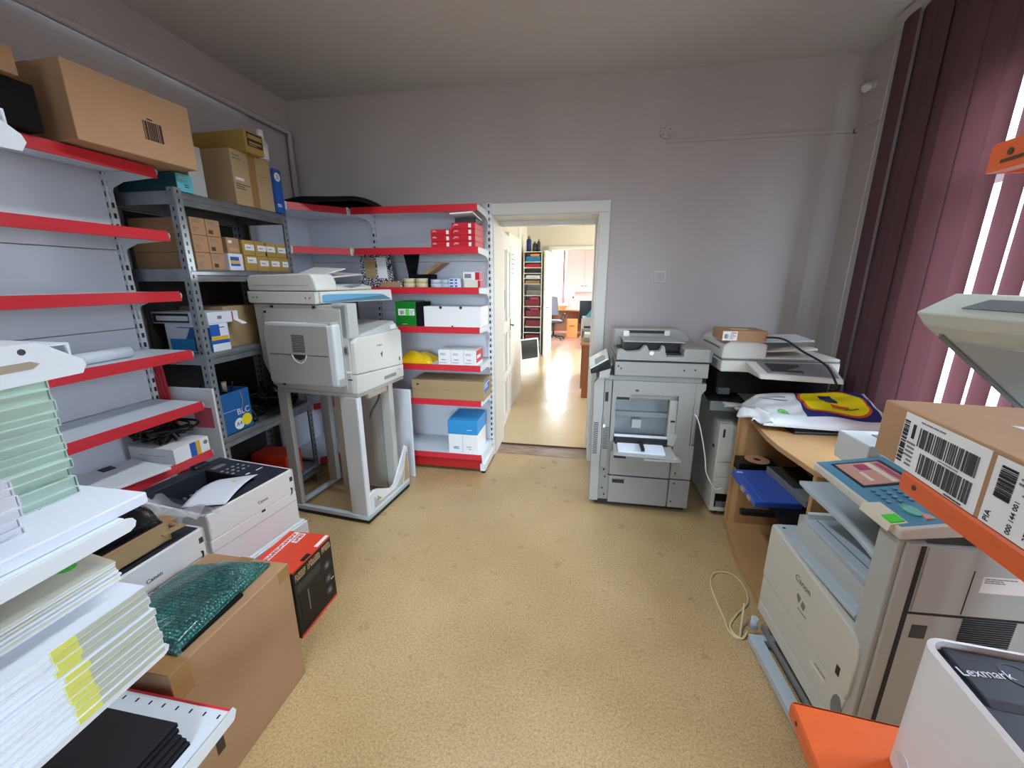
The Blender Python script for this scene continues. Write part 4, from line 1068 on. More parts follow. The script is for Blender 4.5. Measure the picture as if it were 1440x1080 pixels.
# magazines
z = .8005
n = 12; words2 = ['lowest', 'second lowest', 'third lowest', 'fourth lowest', 'fifth lowest', 'sixth lowest', 'seventh lowest', 'eighth lowest', 'third from the top', 'second from the top', 'topmost']
for i in range(11):
    h = .0142; dx = r.uniform(-.004, .003) + .0012 * (11 - i)
    t = slab('magazine', '%s thick magazine in the yellow-edged pile, left foreground shelf' % words2[i], 'magazine', (-.842 + dx, .54 + r.uniform(-.003, .003), z), .26, .30, h, M['paper_cool'], M['paper'], 'magazines with yellow spine print')
    bx('yellow_print', mat('yellow_edge', '#d9d868', .6) if i == 0 else bpy.data.materials['yellow_edge'], t, -.001, .0010, -.150, -.115, .001, h - .001)
    bx('grey_print', mat('grey_edge', '#b9bba6', .6) if i == 0 else bpy.data.materials['grey_edge'], t, -.001, .0009, -.115, -.002, .002, h - .002)
    z += h + .0003
zt = z
for i in range(7):
    h = .0048; dx = r.uniform(-.004, .004)
    o = MB().box(-.22, 0, -.30, 0, 0, h, .0008, 1).build('brochure', M['paper_cream'] if i % 2 else M['paper'], None, loc=(-.905 + dx, .545 + r.uniform(-.003, .003), z))
    tag(o, '%s thin brochure under the green-dotted one, on the magazine pile' % (['bottom', 'second', 'third', 'fourth', 'fifth', 'sixth', 'seventh'][i]), 'brochure', 'brochures on the magazines'); z += h + .0003
t = T('brochure', 'curling cream brochure with a green round sticker on top of the magazines', 'brochure', (-.907, .545, z))
def cb(u, v): return (-.22 + .22 * u, -.30 + .30 * v, .006 + .030 * (1 - u) * v * v + .004 * math.sin(PI * u))
MB().grid(cb, 10, 10, .004).build('cover', M['paper_cream'], t)
def cs(u, v):
    a = v * 2 * PI; q = cb(.74 + .065 * u * math.cos(a), .86 + .05 * u * math.sin(a)); return (q[0], q[1], q[2] + .0012)
MB().grid(cs, 3, 18).build('green_sticker', M['green_sticker'], t)
def cd(u, v): q = cb(.35 + .3 * u, .40 + .10 * v); return (q[0], q[1], q[2] + .0012)
MB().grid(cd, 4, 4).build('brown_print', M['ink_brown'], t)
def cl(k):
    def g(u, v): q = cb(.30 + .3 * u, .52 + .03 * k + .008 * v); return (q[0], q[1], q[2] + .0012)
    return g
b = MB()
for k in range(5): b.grid(cl(k), 4, 1)
b.build('printed_lines', M['ink_grey'], t)
# black folders
z = .4705; w5 = ['lowest', 'second lowest', 'middle', 'second from top', 'topmost']
for i in range(5):
    t = slab('album', '%s black album in the pile at the lower left corner' % w5[i], 'album', (-.885 - .008 * i + r.uniform(-.004, .004), .575 + r.uniform(-.006, .004), z), .235, .33, .0102, M['black_book'], M['black_matt'], 'black albums on the bottom shelf'); z += .0105
# ------------------------------------------------------------------ tall grey copier by the door
CX, CY = .122, 2.612
t = T('office_copier', 'tall grey copier with open front paper tray, standing right of the doorway', 'copier', (CX, CY, 0))
W, D = .665, .58
b = MB()
b.box(.0, .12, .02, D, .045, .92, .004).box(.12, .50, .10, D, .045, .92, .002).box(.50, W - .03, .02, D, .045, .86, .004).box(.12, .50, .012, .11, .045, .49, .002).box(.12, .50, .012, .11, .80, .92, .002).box(.0, .64, .02, D, .86, .95, .004)
b.build('body', M['taupe'], t)
# front skins
MB().prism([(-.025, .045), (.035, .045), (.035, .93), (.0, .935), (-.03, .90)], -.006, .05, 'y', .004).build('left_column', M['taupe_light'], t)
bx('control_strip', M['taupe'], t, .038, .085, -.004, .03, .30, .92, .003)
bx('switch_recess', M['black'], t, .046, .066, -.006, -.002, .775, .84)
bx('key_hook', M['ink_grey'], t, .034, .05, -.012, -.004, .62, .66); bx('key_tag', M['label_white'], t, .042, .056, -.014, -.006, .595, .615)
g = MB()
for k in range(16): g.box(-.018, .012, -.0072, -.005, .40 + k * .0145, .407 + k * .0145)
for k in range(14): g.box(.044, .08, -.0052, -.003, .44 + k * .0115, .446 + k * .0115)
g.build('vent', M['dark_grey'], t)
b = MB()
b.prism([(.09, .50), (.112, .50), (.112, .79), (.205, .79), (.205, .835), (.505, .835), (.505, .50), (.60, .50), (.60, .92), (.09, .92)], -.010, .03, 'y', .002)
b.build('side_door', M['taupe'], t)
bx('upper_panel', M['taupe'], t, .125, .43, -.0115, -.008, .85, .915); bx('handle_recess', M['black'], t, .118, .20, -.012, .0, .795, .812)
lines(t, M['ink'], '-y', .235, .265, .852, .868, -.0105, 1, .9)
MB().prism([(.11, .79), (.11, .50), (.51, .50), (.51, .83), (.205, .83), (.205, .79)], .07, .098, 'y').build('feed_bay', M['galv_shelf'], t)
bx('bay_ledge', M['mid_grey'], t, .112, .46, .03, .10, .665, .70, .004); bx('bay_box', M['taupe_light'], t, .23, .29, .02, .07, .59, .65, .003)
bx('bay_side', M['taupe_light'], t, .455, .505, .0, .09, .50, .80, .003)
bx('bay_knob', M['black'], t, .47, .495, -.006, .0, .655, .665)
# fold-out tray
b = MB(); b.hull([(.11, -.155, .462), (.50, -.155, .455), (.48, .03, .48), (.115, .03, .48), (.11, -.155, .474), (.50, -.155, .467), (.48, .03, .492), (.115, .03, .492)])
b.build('bypass_tray', M['taupe_light'], t)
bx('tray_well', M['black'], t, .125, .46, -.02, .04, .485, .535)
MB().hull([(.14, -.13, .474), (.43, -.13, .470), (.43, .0, .487), (.14, .0, .487), (.14, -.13, .488), (.43, -.13, .484), (.43, .0, .498), (.14, .0, .498)]).build('loaded_paper', M['paper_cool'], t)
bx('tray_clip', M['black'], t, .28, .30, -.14, -.02, .495, .515); bx('tray_rail', M['steel_white'], t, .12, .46, -.005, .01, .535, .548)
MB().hull([(.46, -.02, .50), (.50, -.02, .495), (.50, .02, .50), (.46, .02, .50), (.455, -.01, .58), (.52, -.01, .57), (.51, .02, .58), (.46, .02, .58)]).build('tray_hinge', M['taupe_light'], t)
MB().hull([(.30, -.16, .44), (.50, -.16, .44), (.50, -.10, .445), (.30, -.10, .445), (.30, -.16, .452), (.52, -.175, .452), (.52, -.10, .457), (.30, -.10, .457)]).build('tray_edge', M['taupe_light'], t)
# drawers
for (z0, z1, k) in ((.255, .43, 0), (.045, .245, 1)):
    d_ = bx('drawer', M['taupe'], t, .102, .492, -.012, .02, z0, z1, .003)
    bx('drawer_handle', M['ink'], d_, .125, .205, -.0135, -.010, z1 - .05, z1 - .02, .002); bx('handle_lip', M['mid_grey'], d_, .12, .21, -.0145, -.011, z1 - .021, z1 - .016)
bx('drawer_gap', M['ink'], t, .095, .495, -.006, .0, .245, .255)
bx('lower_panel', M['taupe'], t, .50, W - .035, -.012, .02, .045, .25, .003); bx('middle_panel', M['taupe'], t, .50, W - .035, -.012, .02, .258, .50, .003)
b = MB()
for (x, z) in ((.06, .15), (.075, .10), (.075, .235), (.52, .09), (.53, .225), (.53, .30), (.065, .29)): b.cyl((x, -.0145, z), (x, -.0115, z), .006, n=10)
b.build('screw_cover', M['ink'], t)
MB().prism([(.605, .50), (.60, .92), (.66, .92), (.66, .88), (.635, .85), (.635, .70), (.615, .69), (.615, .50)], -.008, .02, 'y', .002).build('right_column', M['taupe'], t)
bx('plinth', M['black'], t, .01, W - .05, .02, D - .02, .012, .045)
for x in (.03, W - .07):
    for y in (.06, D - .06): MB().cyl((x, y - .012, .016), (x, y + .012, .016), .016, n=14).build('castor', M['black'], t)
# scanner and document feeder
b = MB(); b.box(.095, W, .0, D - .02, .952, 1.045, .006); b.build('scanner', M['taupe'], t)
b = MB()
for (x, z) in ((.118, 1.015), (.135, 1.0), (.52, 1.0), (.585, 1.005)): b.cyl((x, -.0015, z), (x, .001, z), .006, n=12)
b.build('screw_cover', M['dark_grey'], t)
bx('scanner_seam', M['ink'], t, .095, W + .002, -.001, .0, 1.046, 1.052)
MB().prism([(.10, 1.055), (W - .005, 1.055), (W - .005, 1.135), (.51, 1.135), (.51, 1.085), (.405, 1.08), (.39, 1.15), (.375, 1.15), (.365, 1.115), (.30, 1.112), (.285, 1.15), (.27, 1.15), (.245, 1.115), (.19, 1.11), (.16, 1.105), (.13, 1.125), (.105, 1.12)], .0, .05, 'y', .003).build('feeder_front', M['taupe'], t)
bx('feeder_base', M['taupe'], t, .10, W - .005, .05, D - .03, 1.055, 1.085, .004)
bx('feeder_right', M['taupe'], t, .51, W - .005, .05, D - .03, 1.085, 1.135, .006)
bx('feeder_well', M['black'], t, .125, .505, .05, .36, 1.085, 1.10)
MB().prism([(.105, 1.085), (.105, 1.215), (.54, 1.215), (.60, 1.19), (.64, 1.13), (.64, 1.085)], .37, D - .03, 'y', .008).build('feeder_back', M['taupe_light'], t)
bx('paper_slot', M['black'], t, .20, .46, .362, .371, 1.185, 1.205); bx('slot_guide', M['label_white'], t, .17, .21, .355, .372, 1.16, 1.20, .003); bx('slot_guide', M['label_white'], t, .45, .485, .355, .372, 1.17, 1.205, .003)
MB().hull([(.15, .10, 1.158), (.53, .10, 1.158), (.53, .36, 1.158), (.15, .36, 1.158), (.15, .10, 1.164), (.53, .10, 1.164), (.53, .36, 1.164), (.15, .36, 1.164)]).build('feed_tray', M['taupe_light'], t)
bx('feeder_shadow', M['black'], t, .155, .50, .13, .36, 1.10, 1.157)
MB().cyl((.315, -.002, 1.105), (.315, .0, 1.105), .014, n=20).build('round_emblem', M['steel_white'], t)
# tilted operating panel at the left
MB().hull([(-.055, -.045, .965), (.075, -.035, 1.005), (.075, .30, 1.01), (-.055, .30, .97), (-.058, -.045, .995), (.055, -.045, 1.065), (.060, .30, 1.07), (-.058, .30, 1.0)], bev=.006).build('panel_housing', M['black'], t)
MB().hull([(-.060, -.05, .997), (.052, -.05, 1.067), (.058, .30, 1.073), (-.060, .30, 1.003), (-.064, -.052, 1.003), (.048, -.052, 1.074), (.054, .30, 1.08), (-.064, .30, 1.009)], bev=.002).build('operation_panel', M['iron_white'], t)
MB().hull([(-.03, -.03, 1.0235), (.03, -.03, 1.061), (.035, .14, 1.064), (-.03, .14, 1.0265), (-.031, -.03, 1.0255), (.029, -.03, 1.063), (.034, .14, 1.066), (-.031, .14, 1.0285)]).build('panel_screen', M['mid_grey'], t)
MB().hull([(.0, -.048, .94), (.06, -.02, .94), (.06, .25, .94), (.0, .25, .94), (.0, -.03, .985), (.075, -.02, 1.03), (.075, .25, 1.03), (.0, .25, .985)]).build('panel_arm', M['taupe_light'], t)
bx('right_tab', M['mid_grey'], t, W - .004, W + .02, .03, .20, 1.05, 1.12, .003)
t = MB().tube([(CX + .60, CY + .0, .72), (CX + .625, CY - .012, .70), (CX + .66, CY - .02, .60), (.82, CY - .03, .44), (.835, CY - .04, .34), (.87, CY - .05, .27), (.90, CY - .055, .23), (.94, CY - .05, .24)], .004, 8).build('white_cable', M['label_white'])
tag(t, 'white cable hanging between the tall grey copier and the white copier', 'cable')

# ------------------------------------------------------------------ white copier behind the desk corner
t = T('office_copier', 'white copier with a small brown box on its feeder, in the right corner', 'copier', (.90, 2.62, 0))
b = MB(); b.box(0, .60, .0, .58, .17, .66, .006).box(0, .60, .25, .58, .66, 1.0, .006); b.build('body', M['copier_cream'], t)
for z0, z1 in ((.17, .285), (.29, .395), (.40, .64)): bx('front_panel', M['copier_cream'], t, .004, .596, -.008, .0, z0, z1, .003)
bx('power_switch', M['ink'], t, .02, .032, -.010, -.006, .57, .625); bx('side_port', M['black'], t, -.002, .0, .06, .09, .47, .49)
bx('open_base', M['black'], t, .03, .57, .02, .56, .06, .165); bx('base_plate', M['copier_cream'], t, .0, .60, .0, .58, .035, .06, .004); bx('base_side', M['copier_cream'], t, .0, .025, .0, .58, .06, .17)
bx('base_paper', M['mid_grey'], t, .04, .4, .01, .05, .062, .10)
for x in (.05, .55):
    for y in (.05, .53): MB().cyl((x, y - .014, .018), (x, y + .014, .018), .0178, n=14).build('castor', M['black'], t)
bx('output_floor', M['copier_grey'], t, .0, .60, .0, .25, .66, .672, .004)
MB().hull([(-.10, -.02, .815), (.10, -.06, .823), (.10, .22, .84), (-.10, .22, .86), (-.10, -.02, .815), (.10, -.06, .835), (.10, .22, .855), (-.10, .22, .875)]).build('output_tray', M['black_matt'], t)
MB().hull([(-.02, -.085, .80), (.22, -.085, .80), (.22, .0, .81), (-.02, .0, .81), (-.02, -.085, .812), (.22, -.085, .812), (.22, .0, .822), (-.02, .0, .822)]).build('tray_tip', M['copier_grey'], t)
bx('gap_shade', M['black_matt'], t, -.05, .58, .02, .24, .86, 1.0, .004); bx('lever', M['dark_grey'], t, -.05, .02, -.02, .02, .86, .90, .004)  # black block stands for the shade in the gap under the scanner
# scanner and feeder
bx('scanner', M['copier_cream'], t, -.05, .60, -.02, .55, 1.005, 1.075, .008)
bx('scanner_gap', M['mid_grey'], t, -.048, .598, -.016, .54, 1.075, 1.082)
MB().prism([(-.05, 1.082), (.20, 1.082), (.20, 1.175), (.14, 1.195), (-.01, 1.195), (-.045, 1.17)], -.01, .45, 'y', .010).build('document_feeder', M['copier_cream'], t)
bx('feeder_groove', M['mid_grey'], t, -.051, -.044, .05, .40, 1.14, 1.15)
bx('feeder_lid', M['copier_cream'], t, .20, .60, -.01, .52, 1.082, 1.10, .006)
MB().prism([(.10, 1.088), (.48, 1.094), (.34, 1.080), (.16, 1.076)], -.021, -.009, 'y').build('grip', M['mid_grey'], t)
MB().hull([(.20, .05, 1.12), (.50, .05, 1.14), (.50, .42, 1.14), (.20, .42, 1.12), (.20, .05, 1.13), (.50, .05, 1.152), (.50, .42, 1.152), (.20, .42, 1.13)]).build('feed_tray', M['copier_cream'], t)
MB().hull([(.18, .10, 1.17), (.50, .10, 1.185), (.54, .42, 1.185), (.18, .42, 1.17), (.18, .10, 1.178), (.50, .10, 1.193), (.54, .42, 1.193), (.18, .42, 1.178)]).build('upper_tray', M['iron_white'], t)
MB().hull([(.12, -.17, 1.0), (.55, -.17, .985), (.55, -.02, 1.0), (.10, -.02, 1.01), (.11, -.16, 1.03), (.55, -.16, 1.01), (.55, -.02, 1.075), (.08, -.02, 1.075)], bev=.005).build('panel_body', M['copier_cream'], t)
MB().hull([(.16, -.15, 1.031), (.53, -.15, 1.014), (.53, -.03, 1.068), (.14, -.03, 1.068), (.16, -.15, 1.034), (.53, -.15, 1.018), (.53, -.03, 1.073), (.14, -.03, 1.073)]).build('operation_panel', M['mid_grey'], t)
MB().hull([(.19, -.13, 1.040), (.36, -.13, 1.033), (.36, -.05, 1.066), (.18, -.05, 1.068), (.19, -.13, 1.0425), (.36, -.13, 1.0355), (.36, -.05, 1.0685), (.18, -.05, 1.0705)]).build('panel_screen', M['dark_grey'], t)
t = carton('cardboard_box', 'small flat brown box with white address label on the white copier', 'box', (.955, 2.59, 1.1955), -2, .245, .22, .062, M['cardboard'])
decal(t, 'address_label', M['label_white'], '-y', -.12, -.04, .004, .058, 0); decal(t, 'red_print', M['red_box'], '-y', -.075, -.045, .047, .052, -.0008)
barcode(t, M['ink_grey'], '-y', -.112, -.088, .015, .042, -.0008, 8, seed=6); lines(t, M['ink_grey'], '-y', -.08, -.05, .012, .044, -.0008, 5)
decal(t, 'tape', M['paper_cream'], '+z', -.05, .05, .08, .12, .0622)
o = MB().tube([(1.07, 2.575, 1.225), (1.13, 2.50, 1.225), (1.20, 2.42, 1.17), (1.29, 2.36, 1.11), (1.34, 2.33, 1.02), (1.345, 2.34, .985), (1.35, 2.40, .965)], .0055, 8).build('power_cable', M['black'])
tag(o, 'black cable hanging from the small brown box over the white copier panel', 'cable')

# ------------------------------------------------------------------ beech corner desk
t = T('computer_desk', 'beech computer desk with a curved top in the right corner', 'desk', (.965, 2.15, 0))
top = [(.035, .36), (.02, .20), (.0, .0), (.0, -.14), (.03, -.40), (.06, -.42), (.60, -.42), (.62, -.1), (.62, .36)]
MB().prism(top, .745, .77, 'z', .003).build('desktop', M['beech'], t)
MB().prism([(.0, .345), (.62, .345), (.62, .315), (.035, .315), (.0, .335)], .0, .745, 'z', .002).build('side_panel', M['beech'], t)
bx('edge_post', M['beech'], t, -.012, .03, .33, .352, 0, .80, .003)
bx('side_panel', M['beech'], t, .04, .60, -.405, -.38, .0, .745, .002)
bx('back_panel', M['ink_brown'], t, .585, .605, -.38, .315, .05, .745)  # dark brown instead of beech puts the shade under the desk into the colour
pl = [(.0, .35), (-.035, .16), (-.058, -.06), (-.055, -.22), (-.07, -.40), (.0, -.42), (.60, -.42), (.60, .35)]
MB().prism(pl, .012, .055, 'z', .003).build('base_board', M['beech'], t)
MB().prism([(x + (.008 if x < .1 else 0), y) for x, y in pl], .0, .012, 'z').build('base_edge', M['black_matt'], t)
bx('keyboard_shelf', M['black_matt'], t, -.02, .55, -.36, .30, .455, .472, .002)
bx('shelf_lip', M['black'], t, -.165, .10, -.25, -.225, .440, .468, .003)
bx('shelf_bracket', M['dark_grey'], t, .05, .09, -.30, -.26, .30, .455)
t = T('folder_case', 'glossy blue plastic folder case lying on the desk keyboard shelf', 'case', (.975, 2.09, .4725), 0)
MB().prism([(-.11, -.16), (-.10, .19), (.10, .21), (.11, -.15)], 0, .034, 'z', .004).build('body', M['blue_folder'], t)
MB().prism([(-.075, -.14), (-.068, .17), (-.066, .17), (-.073, -.14)], .034, .0348, 'z').build('lid_line', M['paper_blue'], t)
for y in (-.12, -.03): bx('clasp', M['silver_chip'], t, -.117, -.105, y, y + .04, .008, .028, .002)
bx('sticker', M['label_white'], t, -.085, -.055, .15, .165, .034, .0346)
t = T('docking_station', 'grey docking station lying on the blue folder case', 'device', (1.085, 2.07, .507), 4)
bx('body', M['mid_grey'], t, -.025, .055, -.17, .20, 0, .04, .004); bx('top_plate', M['dark_grey'], t, -.018, .05, -.05, .19, .04, .042)
t = T('disc_spindle', 'copper coloured disc in an open black case beside the blue folder case', 'disc', (1.03, 2.39, .4725))
MB().prism([(-.10, -.06), (-.085, .06), (.10, .075), (.11, -.05)], 0, .05, 'z', .004).build('case', M['black'], t)
b = MB(); b.ring((.02, .01, .051), .065, .02, .003, 30); b.build('disc', M['copper'], t)
t = T('desk_phone', 'black telephone with raised handset on the desk keyboard shelf', 'telephone', (1.25, 2.22, .4725), 10)
MB().box(-.07, .12, -.10, .13, 0, .05, .01).build('base', M['black'], t)
MB().tube([(-.10, .12, .25), (-.085, .06, .20), (-.055, -.03, .11), (-.03, -.10, .06)], .020, 10).build('handset', M['black_gloss'], t)
t = T('dark_carton', 'dark equipment box at the back of the desk keyboard shelf', 'box', (1.46, 2.15, .4725))
bx('body', M['black_matt'], t, -.07, .085, -.35, .28, 0, .23, .006); bx('front_slot', M['dark_grey'], t, -.0715, -.07, -.18, .1, .06, .10)
# things on the desk top
t = T('laptop', 'closed black laptop under the plastic bag on the desk top', 'laptop', (1.33, 2.33, .7705), 4)
bx('base', M['black'], t, -.23, .23, -.13, .16, 0, .016, .004); bx('lid', M['black_matt'], t, -.23, .23, -.13, .16, .017, .03, .004)
t = T('carrier_bag', 'white plastic carrier bag with yellow and navy print on the desk', 'bag', (1.26, 2.345, .803), 5)
def cbag(u, v):
    s = (4 * u * (1 - u)) ** .3 * (4 * v * (1 - v)) ** .3
    x = -.30 + .60 * u + .03 * v; y = -.17 + .32 * v - .04 * u + .06 * (1 - u)
    z = .012 + (.115 * v ** 1.1 * (.55 + .45 * u) + .035 * s) * min(1, 8 * u + .2) + .008 * math.sin(13 * u + 4 * v) * s + .005 * math.sin(21 * v - 7 * u) * s
    return (x, y, z)
MB().grid(cbag, 34, 22, .01, base=.0).build('bag_body', M['bag_white'], t)
def patch(name, m, f, nu, nv, off):
    def g(u, v):
        a, c = f(u, v); q = cbag(min(.99, max(.01, a)), min(.99, max(.01, c))); return (q[0], q[1], q[2] + off)
    MB().grid(g, nu, nv).build(name, m, t)
patch('navy_print', M['navy'], lambda u, v: (.36 + .57 * u + .03 * v, .16 + .78 * v), 22, 16, .0022)
def ell(rx, ry):
    return lambda u, v: (.645 + rx * u * math.copysign(abs(math.cos(v * 2 * PI)) ** .7, math.cos(v * 2 * PI)), .56 + ry * u * math.copysign(abs(math.sin(v * 2 * PI)) ** .7, math.sin(v * 2 * PI)))
patch('orange_print', M['bag_orange'], ell(.262, .345), 6, 36, .0042)
patch('yellow_print', M['bag_yellow'], ell(.242, .315), 6, 36, .0062)
patch('navy_patch', M['navy'], lambda u, v: (.58 + .10 * u - .01 * v, .55 + .24 * v), 6, 6, .0085)
patch('orange_figure', M['bag_orange'], lambda u, v: (.61 + .13 * u, .42 + .10 * v - .04 * u), 5, 4, .0085)
patch('navy_line', M['navy'], lambda u, v: (.68 + .12 * u, .36 + .03 * v + .04 * u), 5, 2, .0085)
patch('green_ring', M['green_sticker'], lambda u, v: (.20 + (.030 + .012 * u) * math.cos(v * 2 * PI), .28 + (.065 + .022 * u) * math.sin(v * 2 * PI)), 2, 24, .003)
patch('green_patch', M['green_sticker'], lambda u, v: (.20 + .022 * u * math.cos(v * 2 * PI), .28 + .05 * u * math.sin(v * 2 * PI)), 2, 18, .003)
patch('grey_print', M['ink_grey'], lambda u, v: (.10 + .20 * u, .80 + .02 * v - .10 * u), 8, 1, .003)
patch('grey_print', M['ink_grey'], lambda u, v: (.12 + .18 * u, .72 + .02 * v - .10 * u), 8, 1, .003)
def crump(u, v): return (-.36 + .16 * u + .02 * math.sin(9 * v), -.10 + .22 * v + .02 * math.sin(8 * u), .02 + .035 * math.sin(PI * u) * math.sin(PI * v) + .012 * math.sin(14 * u + 9 * v))
MB().grid(crump, 12, 12, .006).build('bag_handle', M['bag_white'], t)
# cable on the floor
o = MB().tube([(.80, 1.72, .09), (.775, 1.66, .02), (.745, 1.60, .006), (.715, 1.635, .006), (.718, 1.70, .006), (.715, 1.80, .006), (.722, 1.93, .006), (.765, 2.02, .006), (.835, 2.035, .006), (.878, 1.99, .006), (.885, 1.90, .006), (.86, 1.82, .006), (.79, 1.745, .006), (.735, 1.675, .008), (.728, 1.62, .012), (.76, 1.60, .006), (.79, 1.63, .02)], .0045, 8).build('floor_cable', M['cream_cable'])
tag(o, 'cream cable looped on the floor in front of the desk', 'cable')
# ------------------------------------------------------------------ multifunction copier in the right foreground
t = T('office_copier', 'white copier with blue control panel and raised lid in the right foreground', 'copier', (.776, 1.59, 0), 3)
yF, yN = .09, -.48
MB().box(.0, .05, yN - .14, .0, .012, .048, .003).build('stand_rail', M['pale_blue'], t)
bx('stand_rail', M['pale_blue'], t, .05, .70, -.03, .0, .012, .048, .003); bx('stand_rail', M['pale_blue'], t, .05, .70, yN, yN + .03, .012, .048, .003)
MB().box(.062, .075, yN + .02, .03, .05, .075, .003).build('lower_rail', M['mid_grey'], t)
for y in (-.03, yN - .1): MB().cyl((.03, y - .012, .011), (.03, y + .012, .011), .011, n=12).build('castor', M['black'], t)
MB().cyl((.035, .035, .05), (.035, .035, .10), .018, .014, 16).build('side_knob', M['pale_blue'], t)
b = MB(); b.box(.10, .70, yN, yF, .07, .53, .004).box(.40, .72, yN, yF, .53, .87, .004).box(.16, .42, yN + .05, yF - .01, .53, .60); b.build('body', M['copier_grey'], t)
# drawers and front cover: x is the depth, front faces -x
MB().prism([(yF, .105), (yN + .06, .085), (yN + .045, .145), (yF, .155)], .068, .12, 'x', .003).build('paper_drawer', M['copier_cream'], t)
d1 = MB().prism([(yF, .16), (yN + .045, .150), (yN + .028, .265), (yF, .285)], .068, .12, 'x', .003).build('paper_drawer', M['copier_cream'], t)
c = MB().prism([(yF, .29), (yN + .028, .270), (yN + .022, .30), (yN + .018, .43), (yN + .03, .475), (yN + .06, .500), (yF - .008, .545), (yF, .53)], .064, .12, 'x', .006, 3)
c = c.build('front_cover', M['copier_cream'], t)
txt(c, 'Canon', .036, (.063, -.17, .455), '-x', M['ink_grey'])
b = MB(); b.prism([(-.155, .405), (-.175, .395), (-.168, .372), (-.150, .392)], .0625, .064, 'x').prism([(-.185, .395), (-.205, .39), (-.20, .365), (-.182, .372)], .0625, .064, 'x'); b.build('emblem', M['ink_grey'], c)
lines(c, M['ink_grey'], '-x', -.22, -.14, .345, .355, .064, 1)
bx('indicator', M['ink'], c, .0625, .064, -.412, -.396, .312, .345)
lines(d1, M['ink_grey'], '-x', -.36, -.27, .235, .245, .068, 1); decal(d1, 'grip_line', M['label_white'], '-x', -.36, -.28, .222, .228, .068)
MB().prism([(-.425 + .022 * math.cos(a * PI / 10), .205 + .045 * math.sin(a * PI / 10)) for a in range(20)], .0665, .069, 'x').build('size_dial', M['mid_grey'], d1)
# ledge, inner front and tray area
bx('ledge', M['pale_blue'], t, .075, .16, yN + .08, yF - .006, .528, .545, .003)
MB().cyl((.095, .055, .5455), (.095, .055, .5465), .006, n=12).build('ledge_dot', M['ink'], t)
MB().hull([(.10, yN + .085, .50), (.16, yN + .085, .50), (.20, .03, .53), (.115, .03, .545), (.125, yN + .085, .60), (.20, yN + .085, .605), (.24, .03, .605), (.145, .03, .605)]).build('inner_front', M['copier_grey'], t)
bx('inner_top', M['pale_blue'], t, .15, .42, yN + .082, .03, .600, .612, .002); bx('inner_seam', M['dark_grey'], t, .19, .193, yN + .085, .02, .612, .6128)
MB().hull([(.17, .02, .60), (.30, .02, .60), (.30, .045, .60), (.17, .045, .60), (.16, .03, .63), (.30, .03, .63), (.30, .05, .63), (.17, .05, .63)]).build('tray_stop', M['iron_white'], t)
def tr(u, v):   # u: far(0) to near(1), v: left(0) to right(1)
    xl = .095 + .10 * math.sin(u * 2.2) * (1 if u < .7 else 1) 
    return (xl + (.50 - xl) * v, .015 - .40 * u, .785 - .165 * u ** .8 + .0 * v)
MB().grid(tr, 16, 8, .012).build('output_tray', M['pale_blue'], t)
MB().hull([(.26, -.16, .722), (.30, -.19, .712), (.30, -.13, .735), (.26, -.11, .742), (.26, -.16, .7235), (.30, -.19, .7135), (.30, -.13, .7365), (.26, -.11, .7435)]).build('tray_mark', M['copier_grey'], t)
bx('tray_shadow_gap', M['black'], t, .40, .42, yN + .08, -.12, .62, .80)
# near column
MB().box(.072, .14, yN, yN + .072, .07, .868, .004).build('front_column', M['copier_grey'], t)
bx('side_panel', M['copier_grey'], t, .085, .72, yN - .012, yN, .07, .865, .003)
bx('side_panel_upper', M['copier_grey'], t, .135, .72, yN - .016, yN - .012, .655, .862, .002)
bx('side_gap', M['ink'], t, .118, .130, yN - .0135, yN - .011, .07, .862)
bx('side_seam', M['ink'], t, .13, .72, yN - .0135, yN - .011, .645, .652)
bx('side_seam', M['ink'], t, .255, .258, yN - .0165, yN - .0155, .66, .80); bx('side_latch', M['dark_grey'], t, .15, .19, yN - .0135, yN - .0115, .565, .61, .002)
bx('side_label', M['label_white'], t, .28, .42, yN - .0172, yN - .0155, .735, .785); lines(t, M['ink_grey'], '-y', .285, .36, .765, .782, yN - .0172, 3)
g = MB()
for k in range(14): g.box(.27, .40, yN - .0145, yN - .0115, .545 + k * .0072, .549 + k * .0072)
g.build('side_vent', M['ink'], t)
# control panel
MB().hull([(.068, yN - .004, .868), (.30, yN - .004, .90), (.30, -.082, .90), (.068, -.085, .885), (.066, yN - .006, .902), (.29, yN - .006, .945), (.29, -.085, .947), (.066, -.09, .912)], bev=.006).build('panel_body', M['copier_cream'], t)
def pq(u, v, e=0.):   # u 0 front..1 back (x), v 0 far..1 near
    x = .072 + .21 * u; y = -.093 - .380 * v; z = .9125 + .0335 * u - .010 * v * (1 - u) - .002 * v * u + e + .0015
    return (x, y, z)
pan = MB().hull([pq(0, 1, -.004), pq(1, 1, -.004), pq(1, 0, -.004), pq(0, 0, -.004), pq(0, 1), pq(1, 1), pq(1, 0), pq(0, 0)]).build('operation_panel', M['panel_blue'], t)
def onp(name, m, u0, u1, v0, v1, e=.0015, parent=pan, bev=0):
    return MB().hull([pq(u0, v1, -.002), pq(u1, v1, -.002), pq(u1, v0, -.002), pq(u0, v0, -.002), pq(u0, v1, e), pq(u1, v1, e), pq(u1, v0, e), pq(u0, v0, e)], bev).build(name, m, parent)
onp('screen_frame', M['dark_navy'], .16, .88, .06, .48, .0012)
onp('screen', M['screen'], .20, .82, .085, .455, .002)
for (a, b2, c2, d2, mm) in ((.60, .68, .1, .44, 'paper_cream'), (.25, .30, .26, .38, 'cardboard_pale'), (.36, .41, .25, .40, 'paper_cream'), (.72, .79, .12, .44, 'magenta'), (.42, .58, .12, .22, 'magenta')): onp('screen_bar', M[mm], a, b2, c2, d2, .0026)
b = MB()
